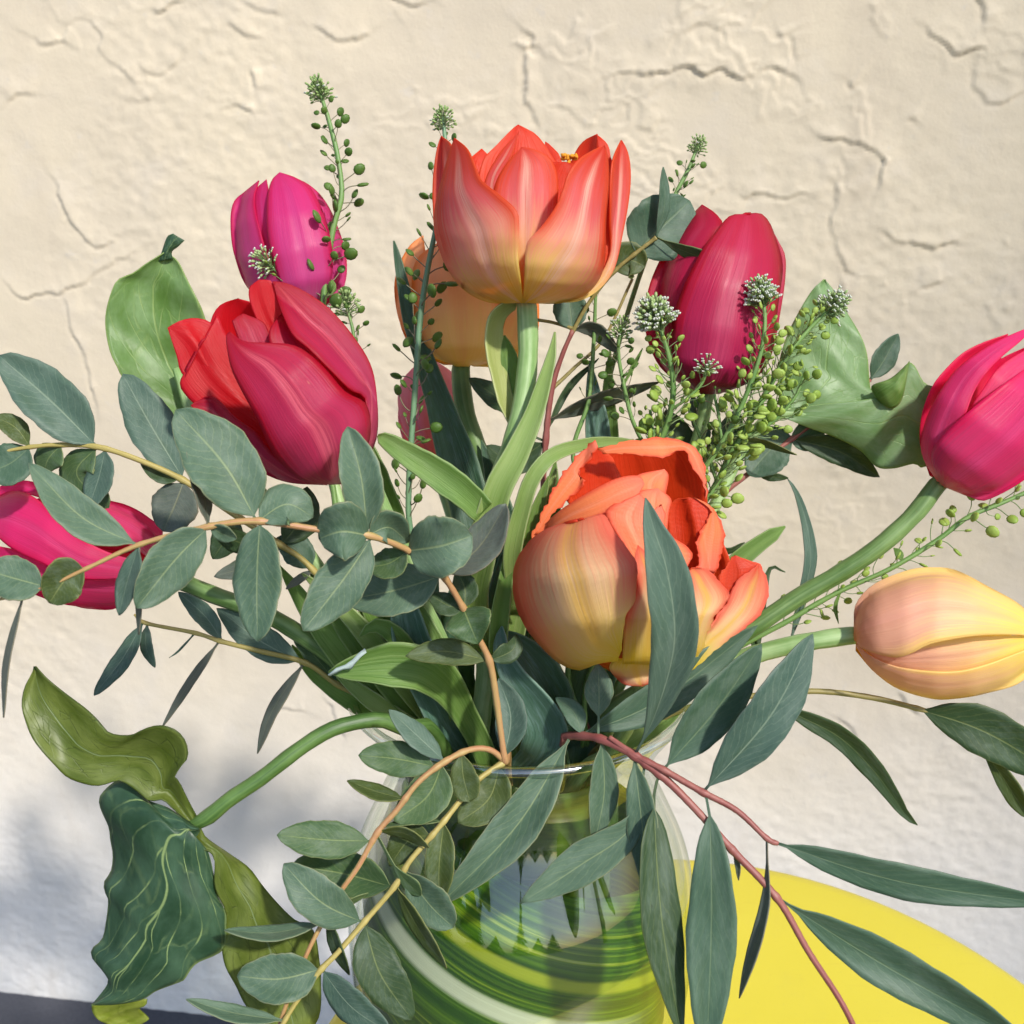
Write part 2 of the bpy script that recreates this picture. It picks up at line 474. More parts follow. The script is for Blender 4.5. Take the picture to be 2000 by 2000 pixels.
def build_wall():
    xs = np.concatenate([np.linspace(-2.2, -0.78, 40)[:-1], np.arange(-0.78, 0.72, 0.0017), np.linspace(0.72, 2.2, 40)])
    zs = np.concatenate([np.arange(-0.02, 1.06, 0.0017), np.linspace(1.06, 2.3, 40)[1:]])
    X, Z = np.meshgrid(xs, zs)
    wx = X + 0.016 * (fbm(X * 70, Z * 70, 5, 4) - 0.45)
    wz = Z + 0.016 * (fbm(X * 70 + 31, Z * 70, 9, 4) - 0.45)
    H = 0.003 * fbm(X * 7, Z * 7, 11, 3) + 0.0012 * fbm(X * 30, Z * 38, 21, 4)
    # thin skim patches that end in ragged little ledges
    n = fbm(wx * 9 + 7, wz * 13, 33, 6)
    brk = np.clip((fbm(X * 22 + 5, Z * 22, 61, 3) - 0.36) * 7, 0, 1)
    zone = np.clip((fbm(X * 3.2 + 3, Z * 3.2, 51, 2) - 0.30) * 6, 0, 1)
    for lev, am in ((0.42, 0.0010), (0.48, 0.0013), (0.54, 0.0012), (0.60, 0.0009)):
        e = np.clip((n - lev) / 0.012 + 0.5, 0, 1)
        H += am * e * zone * brk * np.exp(-np.clip(n - lev, 0, 1) / 0.04) * np.clip((Z - 0.42) * 4, 0.15, 1)
    # rough trowelled zones
    rough = np.clip((fbm(X * 4 + 9, Z * 4 + 2, 71, 2) - 0.33) * 5, 0, 1)
    H += 0.0016 * rough * fbm(X * 120, Z * 150, 81, 3)
    up = np.array([0.55, 0.85])
    for li, pl in enumerate(LEDGES):
        q = np.array([wall_uv(*p) for p in pl])
        q2 = catmull(q, max(8, len(q) * 5))
        x0, z0 = q2.min(0) - 0.12; x1, z1 = q2.max(0) + 0.12
        m = (X > x0) & (X < x1) & (Z > z0) & (Z < z1)
        px = np.stack([wx[m], wz[m]], 1)
        # small ledges need a tighter warp so the traced line stays put
        px = 0.3 * np.stack([X[m], Z[m]], 1) + 0.7 * px
        best = np.full(len(px), 9.0); side = np.zeros(len(px)); par = np.zeros(len(px))
        ns = len(q2) - 1
        for i in range(ns):
            a, b = q2[i], q2[i + 1]; d = b - a; L = d.dot(d) + 1e-12
            t = np.clip(((px - a) @ d) / L, 0, 1)
            r = px - (a + t[:, None] * d)
            dist = np.hypot(r[:, 0], r[:, 1])
            k = dist < best
            nrm = np.array([-d[1], d[0]]) / math.sqrt(L)
            if nrm @ up < 0: nrm = -nrm
            best[k] = dist[k]; side[k] = (r @ nrm)[k]; par[k] = (i + t[k]) / ns
        amp = 0.0016 * np.clip(np.minimum(par, 1 - par) * 6, 0.25, 1) * np.clip(2.0 * fbm(px[:, 0] * 45, px[:, 1] * 45, 90 + li, 3) - 0.05, 0.35, 1.4)
        sgn = np.sign(side) * best
        prof = np.where(sgn >= 0, np.exp(-sgn / 0.011), 0) * np.clip(sgn / 0.0012 + 0.5, 0, 1)
        groove = -0.35 * np.exp(-((sgn + 0.0014) / 0.0016) ** 2)
        H[m] += amp * (prof + groove)
    V = (np.array(W0)[None] + X.ravel()[:, None] * np.array(WD) + H.ravel()[:, None] * np.array(WN))
    V[:, 2] = Z.ravel()
    nr, nc = X.shape
    t = NT('cream_stucco')
    tc = t.n('TexCoord')
    ob = tc.outputs['Object']
    a = t.noise(ob, 3.0, 4, 0.6); b = t.noise(ob, 26.0, 4, 0.6); c = t.noise(ob, 420.0, 3, 0.6); e = t.noise(ob, 1400.0, 2, 0.5)
    col = t.mix(t.step(a, 0.3, 0.7), S(206, 193, 172), S(217, 203, 178))
    col = t.mix(t.math('MULTIPLY', t.step(b, 0.5, 0.75), 0.25), col, S(210, 200, 188))
    # brighter, cooler shade low on the wall is painted into the colour
    sp = t.n('SeparateXYZ'); t.l(ob, sp.inputs[0])
    low = t.math('SUBTRACT', 1.0, t.step(t.math('ADD', sp.outputs[2], t.math('MULTIPLY', a, 0.2)), 0.15, 0.62))
    col = t.mix(t.math('MULTIPLY', low, 0.85), col, S(234, 232, 230))
    grit = t.noise(ob, 900.0, 3, 0.7)
    col = t.mix(t.math('MULTIPLY', t.step(grit, 0.58, 0.72), 0.18), col, S(150, 138, 120))
    stain = t.math('MULTIPLY', t.step(t.noise(t.scaled(ob, (14, 14, 5)), 1.0, 5, 0.7), 0.52, 0.72), 0.28)
    col = t.mix(stain, col, S(186, 172, 154))
    fade = t.math('MULTIPLY', t.step(t.noise(ob, 60.0, 4, 0.7), 0.62, 0.75), 0.35)
    col = t.mix(fade, col, S(196, 190, 184))
    p = t.n('BsdfPrincipled'); t.l(col, p.inputs['Base Color'])
    p.inputs['Roughness'].default_value = 0.75; p.inputs['Specular IOR Level'].default_value = 0.2
    bp = t.n('Bump'); bp.inputs['Strength'].default_value = 0.22; bp.inputs['Distance'].default_value = 0.0010
    t.l(t.math('ADD', c, t.math('MULTIPLY', e, 0.35)), bp.inputs['Height']); t.l(bp.outputs[0], p.inputs['Normal'])
    m = t.out(p.outputs[0])
    o = mesh_obj('stucco_wall', V, grid_faces(nr, nc), m)
    o.data.polygons.foreach_set('use_smooth', [True] * len(o.data.polygons))
    tag(o, 'cream painted stucco wall with cracked, ledged plaster behind the bouquet', 'wall')
    return o

build_wall()

def build_ground():
    t = NT('dark_paving')
    tc = t.n('TexCoord')
    a = t.noise(tc.outputs['Object'], 9.0, 5, 0.6); b = t.noise(tc.outputs['Object'], 300.0, 3, 0.6)
    col = t.mix(a, S(44, 46, 54), S(66, 68, 76))
    col = t.mix(t.math('MULTIPLY', b, 0.3), col, S(120, 120, 126))
    p = t.n('BsdfPrincipled'); t.l(col, p.inputs['Base Color']); p.inputs['Roughness'].default_value = 0.85
    bp = t.n('Bump'); bp.inputs['Strength'].default_value = 0.4; bp.inputs['Distance'].default_value = 0.002
    t.l(b, bp.inputs['Height']); t.l(bp.outputs[0], p.inputs['Normal'])
    s = 30.0
    V = [(-s, -s, 0), (s, -s, 0), (s, s, 0), (-s, s, 0)]
    o = mesh_obj('ground', V, [(0, 1, 2, 3)], t.out(p.outputs[0]), smooth=False)
    tag(o, kind='structure')
build_ground()

# ------------------------------------------------------------------ table
TCX, TCY, TR = 0.085, 0.318, 0.179
def lathe(profile, cx, cy, z0, ns=96, close=False):
    V, fs, UV = [], [], []
    n = len(profile)
    for i, (r, z) in enumerate(profile):
        for j in range(ns):
            a = 2 * math.pi * j / ns
            V.append((cx + r * math.cos(a), cy + r * math.sin(a), z0 + z)); UV.append((j / ns, i / (n - 1)))
    for i in range(n - 1):
        for j in range(ns):
            k = (j + 1) % ns
            fs.append((i * ns + j, i * ns + k, (i + 1) * ns + k, (i + 1) * ns + j))
    return V, fs, UV

def build_table():
    t = NT('yellow_enamel')
    tc = t.n('TexCoord'); ob = tc.outputs['Object']
    a = t.noise(ob, 12.0, 4, 0.6); b = t.noise(ob, 160.0, 3, 0.6)
    sc = t.noise(t.scaled(ob, (30, 240, 30)), 1.0, 2, 0.5)
    col = t.mix(a, S(196, 183, 50), S(206, 193, 66))
    col = t.mix(t.math('MULTIPLY', t.step(sc, 0.68, 0.74), 0.3), col, S(196, 180, 60))
    col = t.mix(t.math('MULTIPLY', t.step(t.noise(ob, 700.0, 3, 0.7), 0.6, 0.72), 0.3), col, S(170, 158, 84))
    col = t.mix(t.math('MULTIPLY', t.step(t.noise(ob, 26.0, 5, 0.7), 0.5, 0.7), 0.22), col, S(190, 178, 70))
    p = t.n('BsdfPrincipled'); t.l(col, p.inputs['Base Color']); p.inputs['Roughness'].default_value = 0.38
    bp = t.n('Bump'); bp.inputs['Strength'].default_value = 0.08; bp.inputs['Distance'].default_value = 0.001
    t.l(b, bp.inputs['Height']); t.l(bp.outputs[0], p.inputs['Normal'])
    m = t.out(p.outputs[0])
    th = thing('side_table', 'small round yellow painted side table under the glass vase', 'table', (TCX, TCY, 0))
    prof = [(0.0005, 0), (0.06, 0), (0.12, 0), (TR - 0.012, 0), (TR - 0.006, -0.0007), (TR - 0.002, -0.003), (TR, -0.007), (TR - 0.001, -0.016), (TR - 0.004, -0.020), (TR - 0.008, -0.016), (TR - 0.012, -0.006), (0.0005, -0.006)]
    V, f, uv = lathe(prof, TCX, TCY, TABLE_Z)
    mesh_obj('table_top', V, f, m, th, uv)
    ft_ = NT('black_rubber'); foot_m = ft_.out(ft_.leafy(S(34, 34, 36), 0.8, 0.2, 0.0))
    for k in range(4):
        an = math.pi / 4 + k * math.pi / 2
        c, s = math.cos(an), math.sin(an)
        pts = np.array([(TCX + c * 0.125, TCY + s * 0.125, TABLE_Z - 0.004), (TCX + c * 0.14, TCY + s * 0.14, 0.25), (TCX + c * 0.16, TCY + s * 0.16, 0.0)])
        Vt, ft, ut = tube_data(catmull(pts, 12), np.full(12, 0.009), 12)
        lg = mesh_obj('leg', Vt, ft, m, th, ut)
        V, f, uv = lathe([(0.0005, 0.0), (0.0115, 0.0), (0.0122, 0.004), (0.0115, 0.014), (0.0095, 0.016)], TCX + c * 0.16, TCY + s * 0.16, 0.0, 16)
        mesh_obj('rubber_foot', V, f, foot_m, lg, uv)
    rg = [(TCX + 0.137 * math.cos(q), TCY + 0.137 * math.sin(q), 0.27) for q in np.linspace(0, 2 * math.pi, 49)]
    Vt, ft, ut = tube_data(np.array(rg), np.full(49, 0.005), 8, cap=False)
    mesh_obj('brace_ring', Vt, ft, m, th, ut)
build_table()

# ------------------------------------------------------------------ vase
VX, VY = 0.0035, 0.339
VPROF = [(0.036, 0.0015), (0.045, 0.003), (0.0525, 0.010), (0.0595, 0.025), (0.0640, 0.045), (0.0664, 0.066), (0.0670, 0.086), (0.0662, 0.102), (0.0628, 0.117), (0.0568, 0.131), (0.0522, 0.141), (0.0495, 0.148), (0.0483, 0.155), (0.0492, 0.161), (0.0528, 0.169), (0.0575, 0.176), (0.0625, 0.183)]
_vp = np.array(VPROF)
def vase_r(h): return float(np.interp(h, _vp[:, 1], _vp[:, 0]))
WATER_H = 0.147

def clear_material(name, ior, tint, edge, rough=0.0, refl=(1, 1, 1, 1)):
    """thin clear wall: what is behind shows through, reflections grow towards the rim of the shape"""
    t = NT(name)
    lw = t.n('LayerWeight'); lw.inputs['Blend'].default_value = 0.5
    f0 = ((ior - 1) / (ior + 1)) ** 2
    fr = t.math('ADD', f0, t.math('MULTIPLY', t.math('POWER', lw.outputs['Facing'], 5.0), (1 - f0) * 0.6))
    tr = t.n('BsdfTransparent')
    t.l(t.mix(t.step(lw.outputs['Facing'], 0.72, 1.0), tint, edge), tr.inputs[0])
    gl = t.n('BsdfGlossy'); gl.inputs['Roughness'].default_value = rough; gl.inputs['Color'].default_value = refl
    mx = t.n('MixShader')
    t.l(fr, mx.inputs[0]); t.l(tr.outputs[0], mx.inputs[1]); t.l(gl.outputs[0], mx.inputs[2])
    return t.out(mx.outputs[0])

def build_vase():
    glass = clear_material('clear_glass', 1.9, (0.98, 0.995, 0.985, 1), (0.48, 0.56, 0.48, 1), 0.012)
    glass_in = clear_material('clear_glass_inside', 1.3, (0.985, 0.995, 0.985, 1), (0.8, 0.86, 0.8, 1), 0.015)
    wat = clear_material('clear_water', 1.2, (0.98, 0.995, 0.985, 1), (0.85, 0.92, 0.86, 1))
    th = thing('glass_vase', 'round clear glass bulb vase with flared rim on the yellow table', 'vase', (VX, VY, TABLE_Z))
    sm = catmull(np.array(VPROF), 56)
    outer = [(0.0005, 0.0015)] + [tuple(q) for q in sm]
    r0, h0 = sm[-1]
    lip = [(r0 + 0.0009, h0 + 0.0006), (r0 + 0.0012, h0 + 0.0016), (r0 + 0.0006, h0 + 0.0028), (r0 - 0.0007, h0 + 0.0034), (r0 - 0.0020, h0 + 0.0030), (r0 - 0.0028, h0 + 0.0018), (r0 - 0.0028, h0 + 0.0004)]
    inner = [(max(q[0] - 0.0026, 0.001), q[1] + (0.004 if q[1] < 0.01 else 0.0008)) for q in sm[::-1]] + [(0.0005, 0.0065)]
    V, f, uv = lathe(outer, VX, VY, TABLE_Z, 128)
    body = mesh_obj('vase_body', V, f, glass, th, uv)
    V, f, uv = lathe(inner, VX, VY, TABLE_Z, 128)
    mesh_obj('inner_wall', V, f, glass_in, body, uv)
    V, f, uv = lathe([sm[-1]] + lip, VX, VY, TABLE_Z, 128)
    mesh_obj('rim', V, f, clear_material('glass_rim', 2.8, (0.86, 0.92, 0.88, 1), (0.4, 0.46, 0.42, 1), 0.12), body, uv)
    wp = [(0.0005, 0.0072)] + [(vase_r(h) - 0.0030, h) for h in np.linspace(0.008, WATER_H, 24)] + [(0.0005, WATER_H)]
    V, f, uv = lathe(wp, VX, VY, TABLE_Z, 96)
    mesh_obj('water', V, f, wat, th, uv)
build_vase()

def build_liner():
    """long striped leaf coiled round the inside of the vase"""
    t = NT('striped_leaf')
    uv, u, v, rnd = uv_nodes(t)
    v = t.math('ADD', v, t.math('MULTIPLY', t.math('SUBTRACT', u, 0.4), 0.42))          # the stripes run down towards the right
    cuv = t.n('CombineXYZ'); t.l(u, cuv.inputs[0]); t.l(v, cuv.inputs[1]); uv = cuv.outputs[0]
    st = t.noise(t.scaled(uv, (1.4, 50, 1)), 1.0, 4, 0.65)
    fn = t.noise(t.scaled(uv, (3.0, 190, 1)), 1.0, 2, 0.5)
    col = t.ramp(st, [(0.0, S(24, 52, 8)), (0.44, S(44, 88, 12)), (0.58, S(96, 138, 22)), (0.66, S(170, 188, 40)), (0.80, S(226, 230, 170))])
    col = t.mix(t.math('MULTIPLY', fn, 0.25), col, S(40, 84, 12))
    vm = t.math('ABSOLUTE', t.math('SUBTRACT', v, 0.62))
    cm = t.math('MULTIPLY', t.step(u, 0.12, 0.2), t.math('SUBTRACT', 1.0, t.step(u, 0.5, 0.66)))
    col = t.mix(t.math('MULTIPLY', cm, t.math('SUBTRACT', 1.0, t.step(t.math('ADD', vm, t.math('MULTIPLY', fn, 0.02)), 0.03, 0.055))), col, S(232, 234, 204))
    vm2 = t.math('ABSOLUTE', t.math('SUBTRACT', v, 0.79))
    col = t.mix(t.math('SUBTRACT', 1.0, t.step(vm2, 0.012, 0.03)), col, S(176, 186, 50))
    m = t.out(t.leafy(col, 0.4, 0.4, 0.35, (0.35, 0.5, 0.04, 1), st, 0.3, 0.001))
    th = thing('striped_leaf', 'broad green leaf with cream stripes coiled inside the glass vase', 'leaf', (VX, VY, TABLE_Z + 0.01))
    nr, nc = 120, 25
    V, UV = [], []
    for i in range(nr):
        q = i / (nr - 1); an = math.radians(-250 + 330 * q)       # 0 = right, -90 = towards the camera
        for j in range(nc):
            s = j / (nc - 1)
            top = 0.134 - 0.016 * math.cos(an) - 0.02 * (max(0, 0.12 - q) + max(0, q - 0.88)) / 0.12
            h = 0.011 + 0.014 * (1 - math.cos(an)) + (top - 0.011 - 0.014 * (1 - math.cos(an))) * s
            r = vase_r(h) - 0.0048 - 0.003 * q - 0.0015 * math.sin(s * 9 + q * 5) ** 2
            V.append((VX + r * math.cos(an), VY + r * math.sin(an), TABLE_Z + h)); UV.append((q, s))
    mesh_obj('blade', V, grid_faces(nr, nc), m, th, UV, solid=0.0004)
    # its inner end stands up through the neck
    V, UV = [], []
    for i in range(60):
        q = i / 59; an = math.radians(-205 + 235 * q)
        for j in range(nc):
            s = j / (nc - 1)
            h = 0.100 + s * (0.066 + 0.008 * math.sin(q * 7))
            r = min(vase_r(h) - 0.0085, 0.0385) - 0.004 * q - 0.0012 * math.sin(s * 7 + q * 9)
            V.append((VX + r * math.cos(an), VY + r * math.sin(an), TABLE_Z + h)); UV.append((s * 0.4 + 0.3, q * 2.2))
    mesh_obj('inner_end', V, grid_faces(60, nc), strap_material('inner_leaf', S(70, 104, 34), S(120, 146, 56), S(172, 184, 100)), th, UV, solid=0.0004)
build_liner()

_slot = [0]
def vase_path(p, r):
    """pixel-space points that carry a stem from the bottom of the vase up to the first visible point p"""
    q = P(*p[:3])
    dx, dy = q.x - VX, q.y - VY
    an = math.atan2(dy, dx); rad = math.hypot(dx, dy)
    _slot[0] += 1
    j = _slot[0]
    spread = 0.020 + 0.008 * ((j * 0.618) % 1)
    a2 = an + math.pi + ((j * 0.381) % 1 - 0.5) * 1.4
    rr = r * mpp(p[2])
    foot = Vector((VX + 0.026 * math.cos(a2), VY + 0.026 * math.sin(a2), TABLE_Z + 0.0095 + rr))
    a1 = an + ((j * 0.733) % 1 - 0.5) * 0.7
    neck = Vector((VX + spread * math.cos(a1), VY + spread * math.sin(a1), TABLE_Z + 0.150))
    out = [W2P(foot) + (r,), W2P(neck) + (r,)]
    if rad > 0.05 and q.z < TABLE_Z + 0.215:
        lip = 0.0525 - rr
        out.append(W2P((VX + lip * math.cos(an), VY + lip * math.sin(an), max(TABLE_Z + 0.186, q.z - 0.004))) + (r,))
    return out, foot

# ------------------------------------------------------------------ leaves
rng = random.Random(7)
def width_profile(v, m, b, pet, petw, w):
    out = []
    a = math.log(0.5) / math.log(m)
    for q in v:
        if q < pet: out.append(petw); continue
        s = (q - pet) / (1 - pet)
        out.append(max(w * max(math.sin(math.pi * min(s, 1) ** a), 0) ** b, petw * (1 - s) if s < 0.5 else 0.4))
    return np.array(out)

def leaf(parent, pts, wpx, mats, zb, dz=0.0, roll=0.0, cup=0.12, m=0.45, b=0.72, pet=0.07, petw=2.2, n=22, nc=9, name='leaf', wave=0.11, solid=0.00028, strap=None, zmid=None, under=None):
    """pts: rib in photo pixels from base to tip, wpx: full width in pixels, zb: depth at the base, dz: how far the tip is behind the base"""
    c = catmull([(p[0], p[1]) for p in pts], n)
    v = np.linspace(0, 1, n)
    if len(pts[0]) > 2:
        zz = catmull([(p[0], p[1], p[2]) for p in pts], n)[:, 2]
    else:
        arch = (zmid if zmid is not None else rng.uniform(-0.05, 0.03) * math.dist(pts[0][:2], pts[-1][:2]))
        zz = zb + dz * v + arch * np.sin(math.pi * v)
    if strap is None:
        zz = zz + rng.uniform(-0.10, 0.06) * math.dist(pts[0][:2], pts[-1][:2]) * v ** 3
    T = np.gradient(c, axis=0); T /= np.linalg.norm(T, axis=1)[:, None] + 1e-9
    N = np.stack([-T[:, 1], T[:, 0]], 1)
    if strap is not None:
        hw = np.interp(v, [s[0] for s in strap], [s[1] for s in strap]) * 0.5 * wpx
        hw[-1] = 0.5
    else:
        hw = width_profile(v, m, b, pet, petw, wpx / 2)
    u = np.linspace(-1, 1, nc)
    ph = rng.uniform(0, 6)
    fold = rng.uniform(-0.12, 0.38) if strap is None else 0.0
    G = np.zeros((n, nc, 3)); UV = np.zeros((n, nc, 2))
    for j, uu in enumerate(u):
        wv = 1 + 0.03 * np.sin(v * 17 + ph + uu * 3) + 0.02 * np.sin(v * 41 + 2 * ph + uu * 2)
        G[:, j, :2] = c + N * (uu * hw * wv)[:, None]
        G[:, j, 2] = zz + uu * hw * math.tan(roll) - cup * hw * (uu * uu) - fold * hw * abs(uu) + wave * hw * abs(uu) * np.sin(v * 9 + ph + (2 if uu > 0 else 0))
        UV[:, j, 0] = (uu + 1) / 2; UV[:, j, 1] = v
    V = PN(G).reshape(-1, 3)
    f = grid_faces(n, nc, face_camera(V, n, nc))
    return mesh_obj(name, V, f, mats, parent, UV.reshape(-1, 2), solid=solid)

def branch(label, stems, leaves, mat, group=None, name='eucalyptus_branch', defm='t', defb=0.72, cat='branch', pre=True):
    """stems: lists of (x, y, z, r) from the vase outwards; leaves: (pts, width, material, dz, roll[, extra])"""
    if pre:
        head, foot = vase_path(stems[0][0], stems[0][0][3])
        stems = [head + stems[0]] + stems[1:]
    th = thing(name, label, cat, foot, group)
    dense = []
    for i, s in enumerate(stems):
        mt = mat[i] if isinstance(mat, list) else mat
        stem_obj('stem' if i == 0 else 'twig', s, mt, th, n=max(60, len(s) * 16), ns=8, nodes=[L[0][0] for L in leaves])
        dense.append(catmull(s, 200))
    D = np.concatenate(dense)
    for L in leaves:
        pts, wd = L[0], L[1]
        mt = L[2] if len(L) > 2 else defm
        dz = L[3] if len(L) > 3 else rng.uniform(-25, 25)
        roll = L[4] if len(L) > 4 else rng.uniform(-0.5, 0.5)
        ex = dict(L[5]) if len(L) > 5 else {}
        k = np.argmin(np.hypot(D[:, 0] - pts[0][0], D[:, 1] - pts[0][1]))
        zb = D[k, 2]
        p0 = (D[k, 0], D[k, 1])
        pp = [p0] + ([pts[0]] if math.dist(p0, pts[0]) > 6 else []) + list(pts[1:])
        ex.setdefault('b', defb)
        if wd < 30: ex.setdefault('petw', 1.6)
        zo = ex.pop('zo', 0)
        o = leaf(th, pp, wd, [EUM[mt], EUM['o' if mt in 'og' else 'g']], zb + zo, dz, roll, **ex)
        if zo:      # keep the stalk on the twig, push only the blade
            pass
    return th

def strap_leaf(parent, pts, wd, mt, **kw):
    kw.setdefault('strap', [(0, 0.75), (0.25, 0.95), (0.5, 1.0), (0.75, 0.72), (0.92, 0.3), (1, 0.0)])
    kw.setdefault('cup', 0.35); kw.setdefault('wave', 0.04); kw.setdefault('n', 30); kw.setdefault('nc', 11)
    return leaf(parent, pts, wd, [STM[mt], STM[mt]], 0, 0, kw.pop('roll', 0.0), solid=0.0005, **kw)

# ------------------------------------------------------------------ tulips
class Body:
    """egg-shaped flower body in pixel space; petals lie on its front or back"""
    def __init__(self, base, top, prof, z0, tilt=0.0):
        self.b = np.array(base, float); d = np.array(top, float) - self.b
        self.H = np.linalg.norm(d); self.a = d / self.H; self.p = np.array([-self.a[1], self.a[0]])
        self.prof = prof; self.z0 = z0; self.tilt = tilt
    def R(self, s):
        return np.interp(s, [q[0] for q in self.prof], [q[1] for q in self.prof])
    def z(self, X, Y, layer):
        dx, dy = X - self.b[0], Y - self.b[1]
        s = np.clip((dx * self.a[0] + dy * self.a[1]) / self.H, 0, 1.3)
        t = dx * self.p[0] + dy * self.p[1]
        R = self.R(s)
        Re = np.maximum(R * (0.35 + 0.65 * abs(layer)), 1)
        off = np.sqrt(np.maximum(Re * Re * 1.02 - t * t, (0.06 * Re) ** 2))
        lay = layer if layer >= 0 else layer
        return self.z0 + self.tilt * s * self.H - off * (abs(lay) if lay > 0 else -abs(lay)), s, t / np.maximum(R, 1)

def petal(parent, body, L, R, layer, mats, n=34, nc=19, flare=0.0, crease=0.025, lift=0.0, rag=0.0, name='petal', ripple=0.015, seed=None):
    l = catmull(L, n); r = catmull(R, n)
    v = np.linspace(0, 1, n); u = np.linspace(0, 1, nc)
    U, Vv = np.meshgrid(u, v)
    X = l[:, 0:1] * (1 - U) + r[:, 0:1] * U
    Y = l[:, 1:2] * (1 - U) + r[:, 1:2] * U
    Z, s, tt = body.z(X, Y, layer)
    w = np.hypot(r[:, 0] - l[:, 0], r[:, 1] - l[:, 1])[:, None]
    c = 2 * U - 1
    ph = rng.uniform(0, 6)
    Z = Z + crease * w * np.exp(-(c / 0.10) ** 2) * np.sin(math.pi * np.clip(Vv, 0, 1)) * (1 if layer > 0 else -1)
    Z = Z + ripple * w * np.sin(c * 5 + ph) * np.sin(Vv * 6 + ph) - lift * w * np.abs(c) ** 5 * np.sin(math.pi * Vv)
    Z = Z + flare * Vv ** 3
    if rag:
        e = np.sin(Vv * 60 + ph) * np.sin(Vv * 23 + 2 * ph)
        k = rag * np.abs(c) ** 6 * e
        X = X + k; Y = Y + k * 0.6
    V = PN(np.stack([X, Y, Z], -1)).reshape(-1, 3)
    f = grid_faces(n, nc, face_camera(V, n, nc))
    inner = layer < 0
    ms = [mats[1], mats[0]] if inner else [mats[0], mats[1]]
    return mesh_obj(name, V, f, ms, parent, np.stack([U, Vv], -1).reshape(-1, 2), solid=0.00045)

def back_petals(parent, body, mats, k=3, top=0.9, wide=0.9):
    ss = np.linspace(0.02, top, 9)
    for i in range(k):
        c0 = (-0.55, 0.55, 0.0)[i]; hw = (0.42, 0.42, 0.5)[i]
        lay = (-0.85, -0.85, -0.97)[i]
        Lp, Rp = [], []
        for q in ss:
            e = (q - 0.02) / (top - 0.02)
            h = hw * wide * (math.sin(math.pi * min(0.12 + 0.88 * e, 1)) ** 0.6 if e < 1 else 0)
            o = body.b + body.a * body.H * q
            Rr = body.R(q)
            Lp.append(tuple(o + body.p * Rr * (c0 * wide - h))); Rp.append(tuple(o + body.p * Rr * (c0 * wide + h)))
        petal(parent, body, Lp, Rp, lay, mats, n=24, nc=13)

def tulip(label, body, mats, petals, stem, stem_mat=None, r=15, backs=3, top=0.88, group=None, leaves=(), wide=0.9):
    head, foot = vase_path(stem[-1][:3] + (r,), r)
    path = head + [q if len(q) == 4 else q + (r,) for q in stem[::-1]]
    # run the stem a little way into the flower base
    bz = body.z0
    tip = body.b + body.a * body.H * 0.04
    path.append((tip[0], tip[1], bz, r * 0.9))
    th = thing('tulip', label, 'tulip', foot, group)
    stem_obj('stem', path, stem_mat or SM_TULIP, th, n=70, ns=14)
    for q in petals:
        kw = dict(q[3]) if len(q) > 3 else {}
        petal(th, body, q[0], q[1], q[2], kw.pop('m', mats), **kw)
    if backs: back_petals(th, body, mats, backs, top, wide)
    for lf in leaves:
        strap_leaf(th, lf[0], lf[1], lf[2], **(lf[3] if len(lf) > 3 else {}))
    return th

# ------------------------------------------------------------------ pepper cress sprigs
def pod_mesh(name, mats, pr, face, lean, bend):
    """thin curved stalk of length 1 with a flat round pod at its end"""
    n = 7
    t = np.linspace(0, 1, n)
    W = np.stack([t, bend * np.sin(t * math.pi) * 0.35 + lean * t * t, 0.05 * np.sin(t * 5)], 1)
    V, f, uv = tube_data(W, np.full(n, 0.030), 4, cap=False)
    V = list(map(tuple, V)); f = list(f); fm = [0] * len(f)
    d = W[-1] - W[-2]; d /= np.linalg.norm(d)
    up = np.array([0, math.cos(face), math.sin(face)]); up -= d * up.dot(d); up /= np.linalg.norm(up)
    nn = np.cross(d, up)
    c = W[-1] + d * pr * 0.9
    b0 = len(V); m = 10
    for sgn in (1, -1):
        V.append(tuple(c + nn * sgn * pr * 0.30))
    for ring, (rr, th) in enumerate(((0.72, 0.22), (1.0, 0.0), (0.72, -0.22))):
        for k in range(m):
            a = 2 * math.pi * k / m
            e = 1.0 + 0.10 * math.cos(a)
            V.append(tuple(c + d * math.cos(a) * pr * rr * e + up * math.sin(a) * pr * rr * 0.86 + nn * th * pr))
    r0, r1, r2 = b0 + 2, b0 + 2 + m, b0 + 2 + 2 * m
    for k in range(m):
        q = (k + 1) % m
        f += [(b0, r0 + k, r0 + q), (r0 + k, r1 + k, r1 + q, r0 + q), (r1 + k, r2 + k, r2 + q, r1 + q), (r2 + k, b0 + 1, r2 + q)]
        fm += [1, 1, 1, 1]
    me = bpy.data.meshes.new(name)
    me.from_pydata(V, [], [tuple(int(i) for i in q) for q in f])
    for mt in mats: me.materials.append(mt)
    me.polygons.foreach_set('material_index', fm)
    me.polygons.foreach_set('use_smooth', [True] * len(me.polygons))
    me.update()
    return me

def pod_mat(name, a, b):
    t = NT(name)
    tc = t.n('TexCoord'); rnd = t.n('ObjectInfo').outputs['Random']
    n = t.noise(tc.outputs['Object'], 5.0, 3, 0.6)
    col = t.mix(t.math('ADD', t.math('MULTIPLY', rnd, 0.6), t.math('MULTIPLY', n, 0.4)), a, b)
    return t.out(t.leafy(col, 0.45, 0.4, 0.3, (0.25, 0.4, 0.05, 1), n, 0.2, 0.001))
POD_D = pod_mat('seed_pod_dark', S(70, 104, 40), S(104, 136, 62))
POD_L = pod_mat('seed_pod_light', S(136, 168, 64), S(180, 202, 104))
BUD_G = pod_mat('bud_green', S(140, 172, 96), S(186, 206, 146))
BUD_W = pod_mat('bud_white', S(206, 214, 196), S(236, 238, 228))
PED = plain_stem('stalk_green', S(104, 128, 74), S(120, 140, 96))
PED_P = plain_stem('stalk_purple', S(104, 96, 78), S(124, 122, 92))

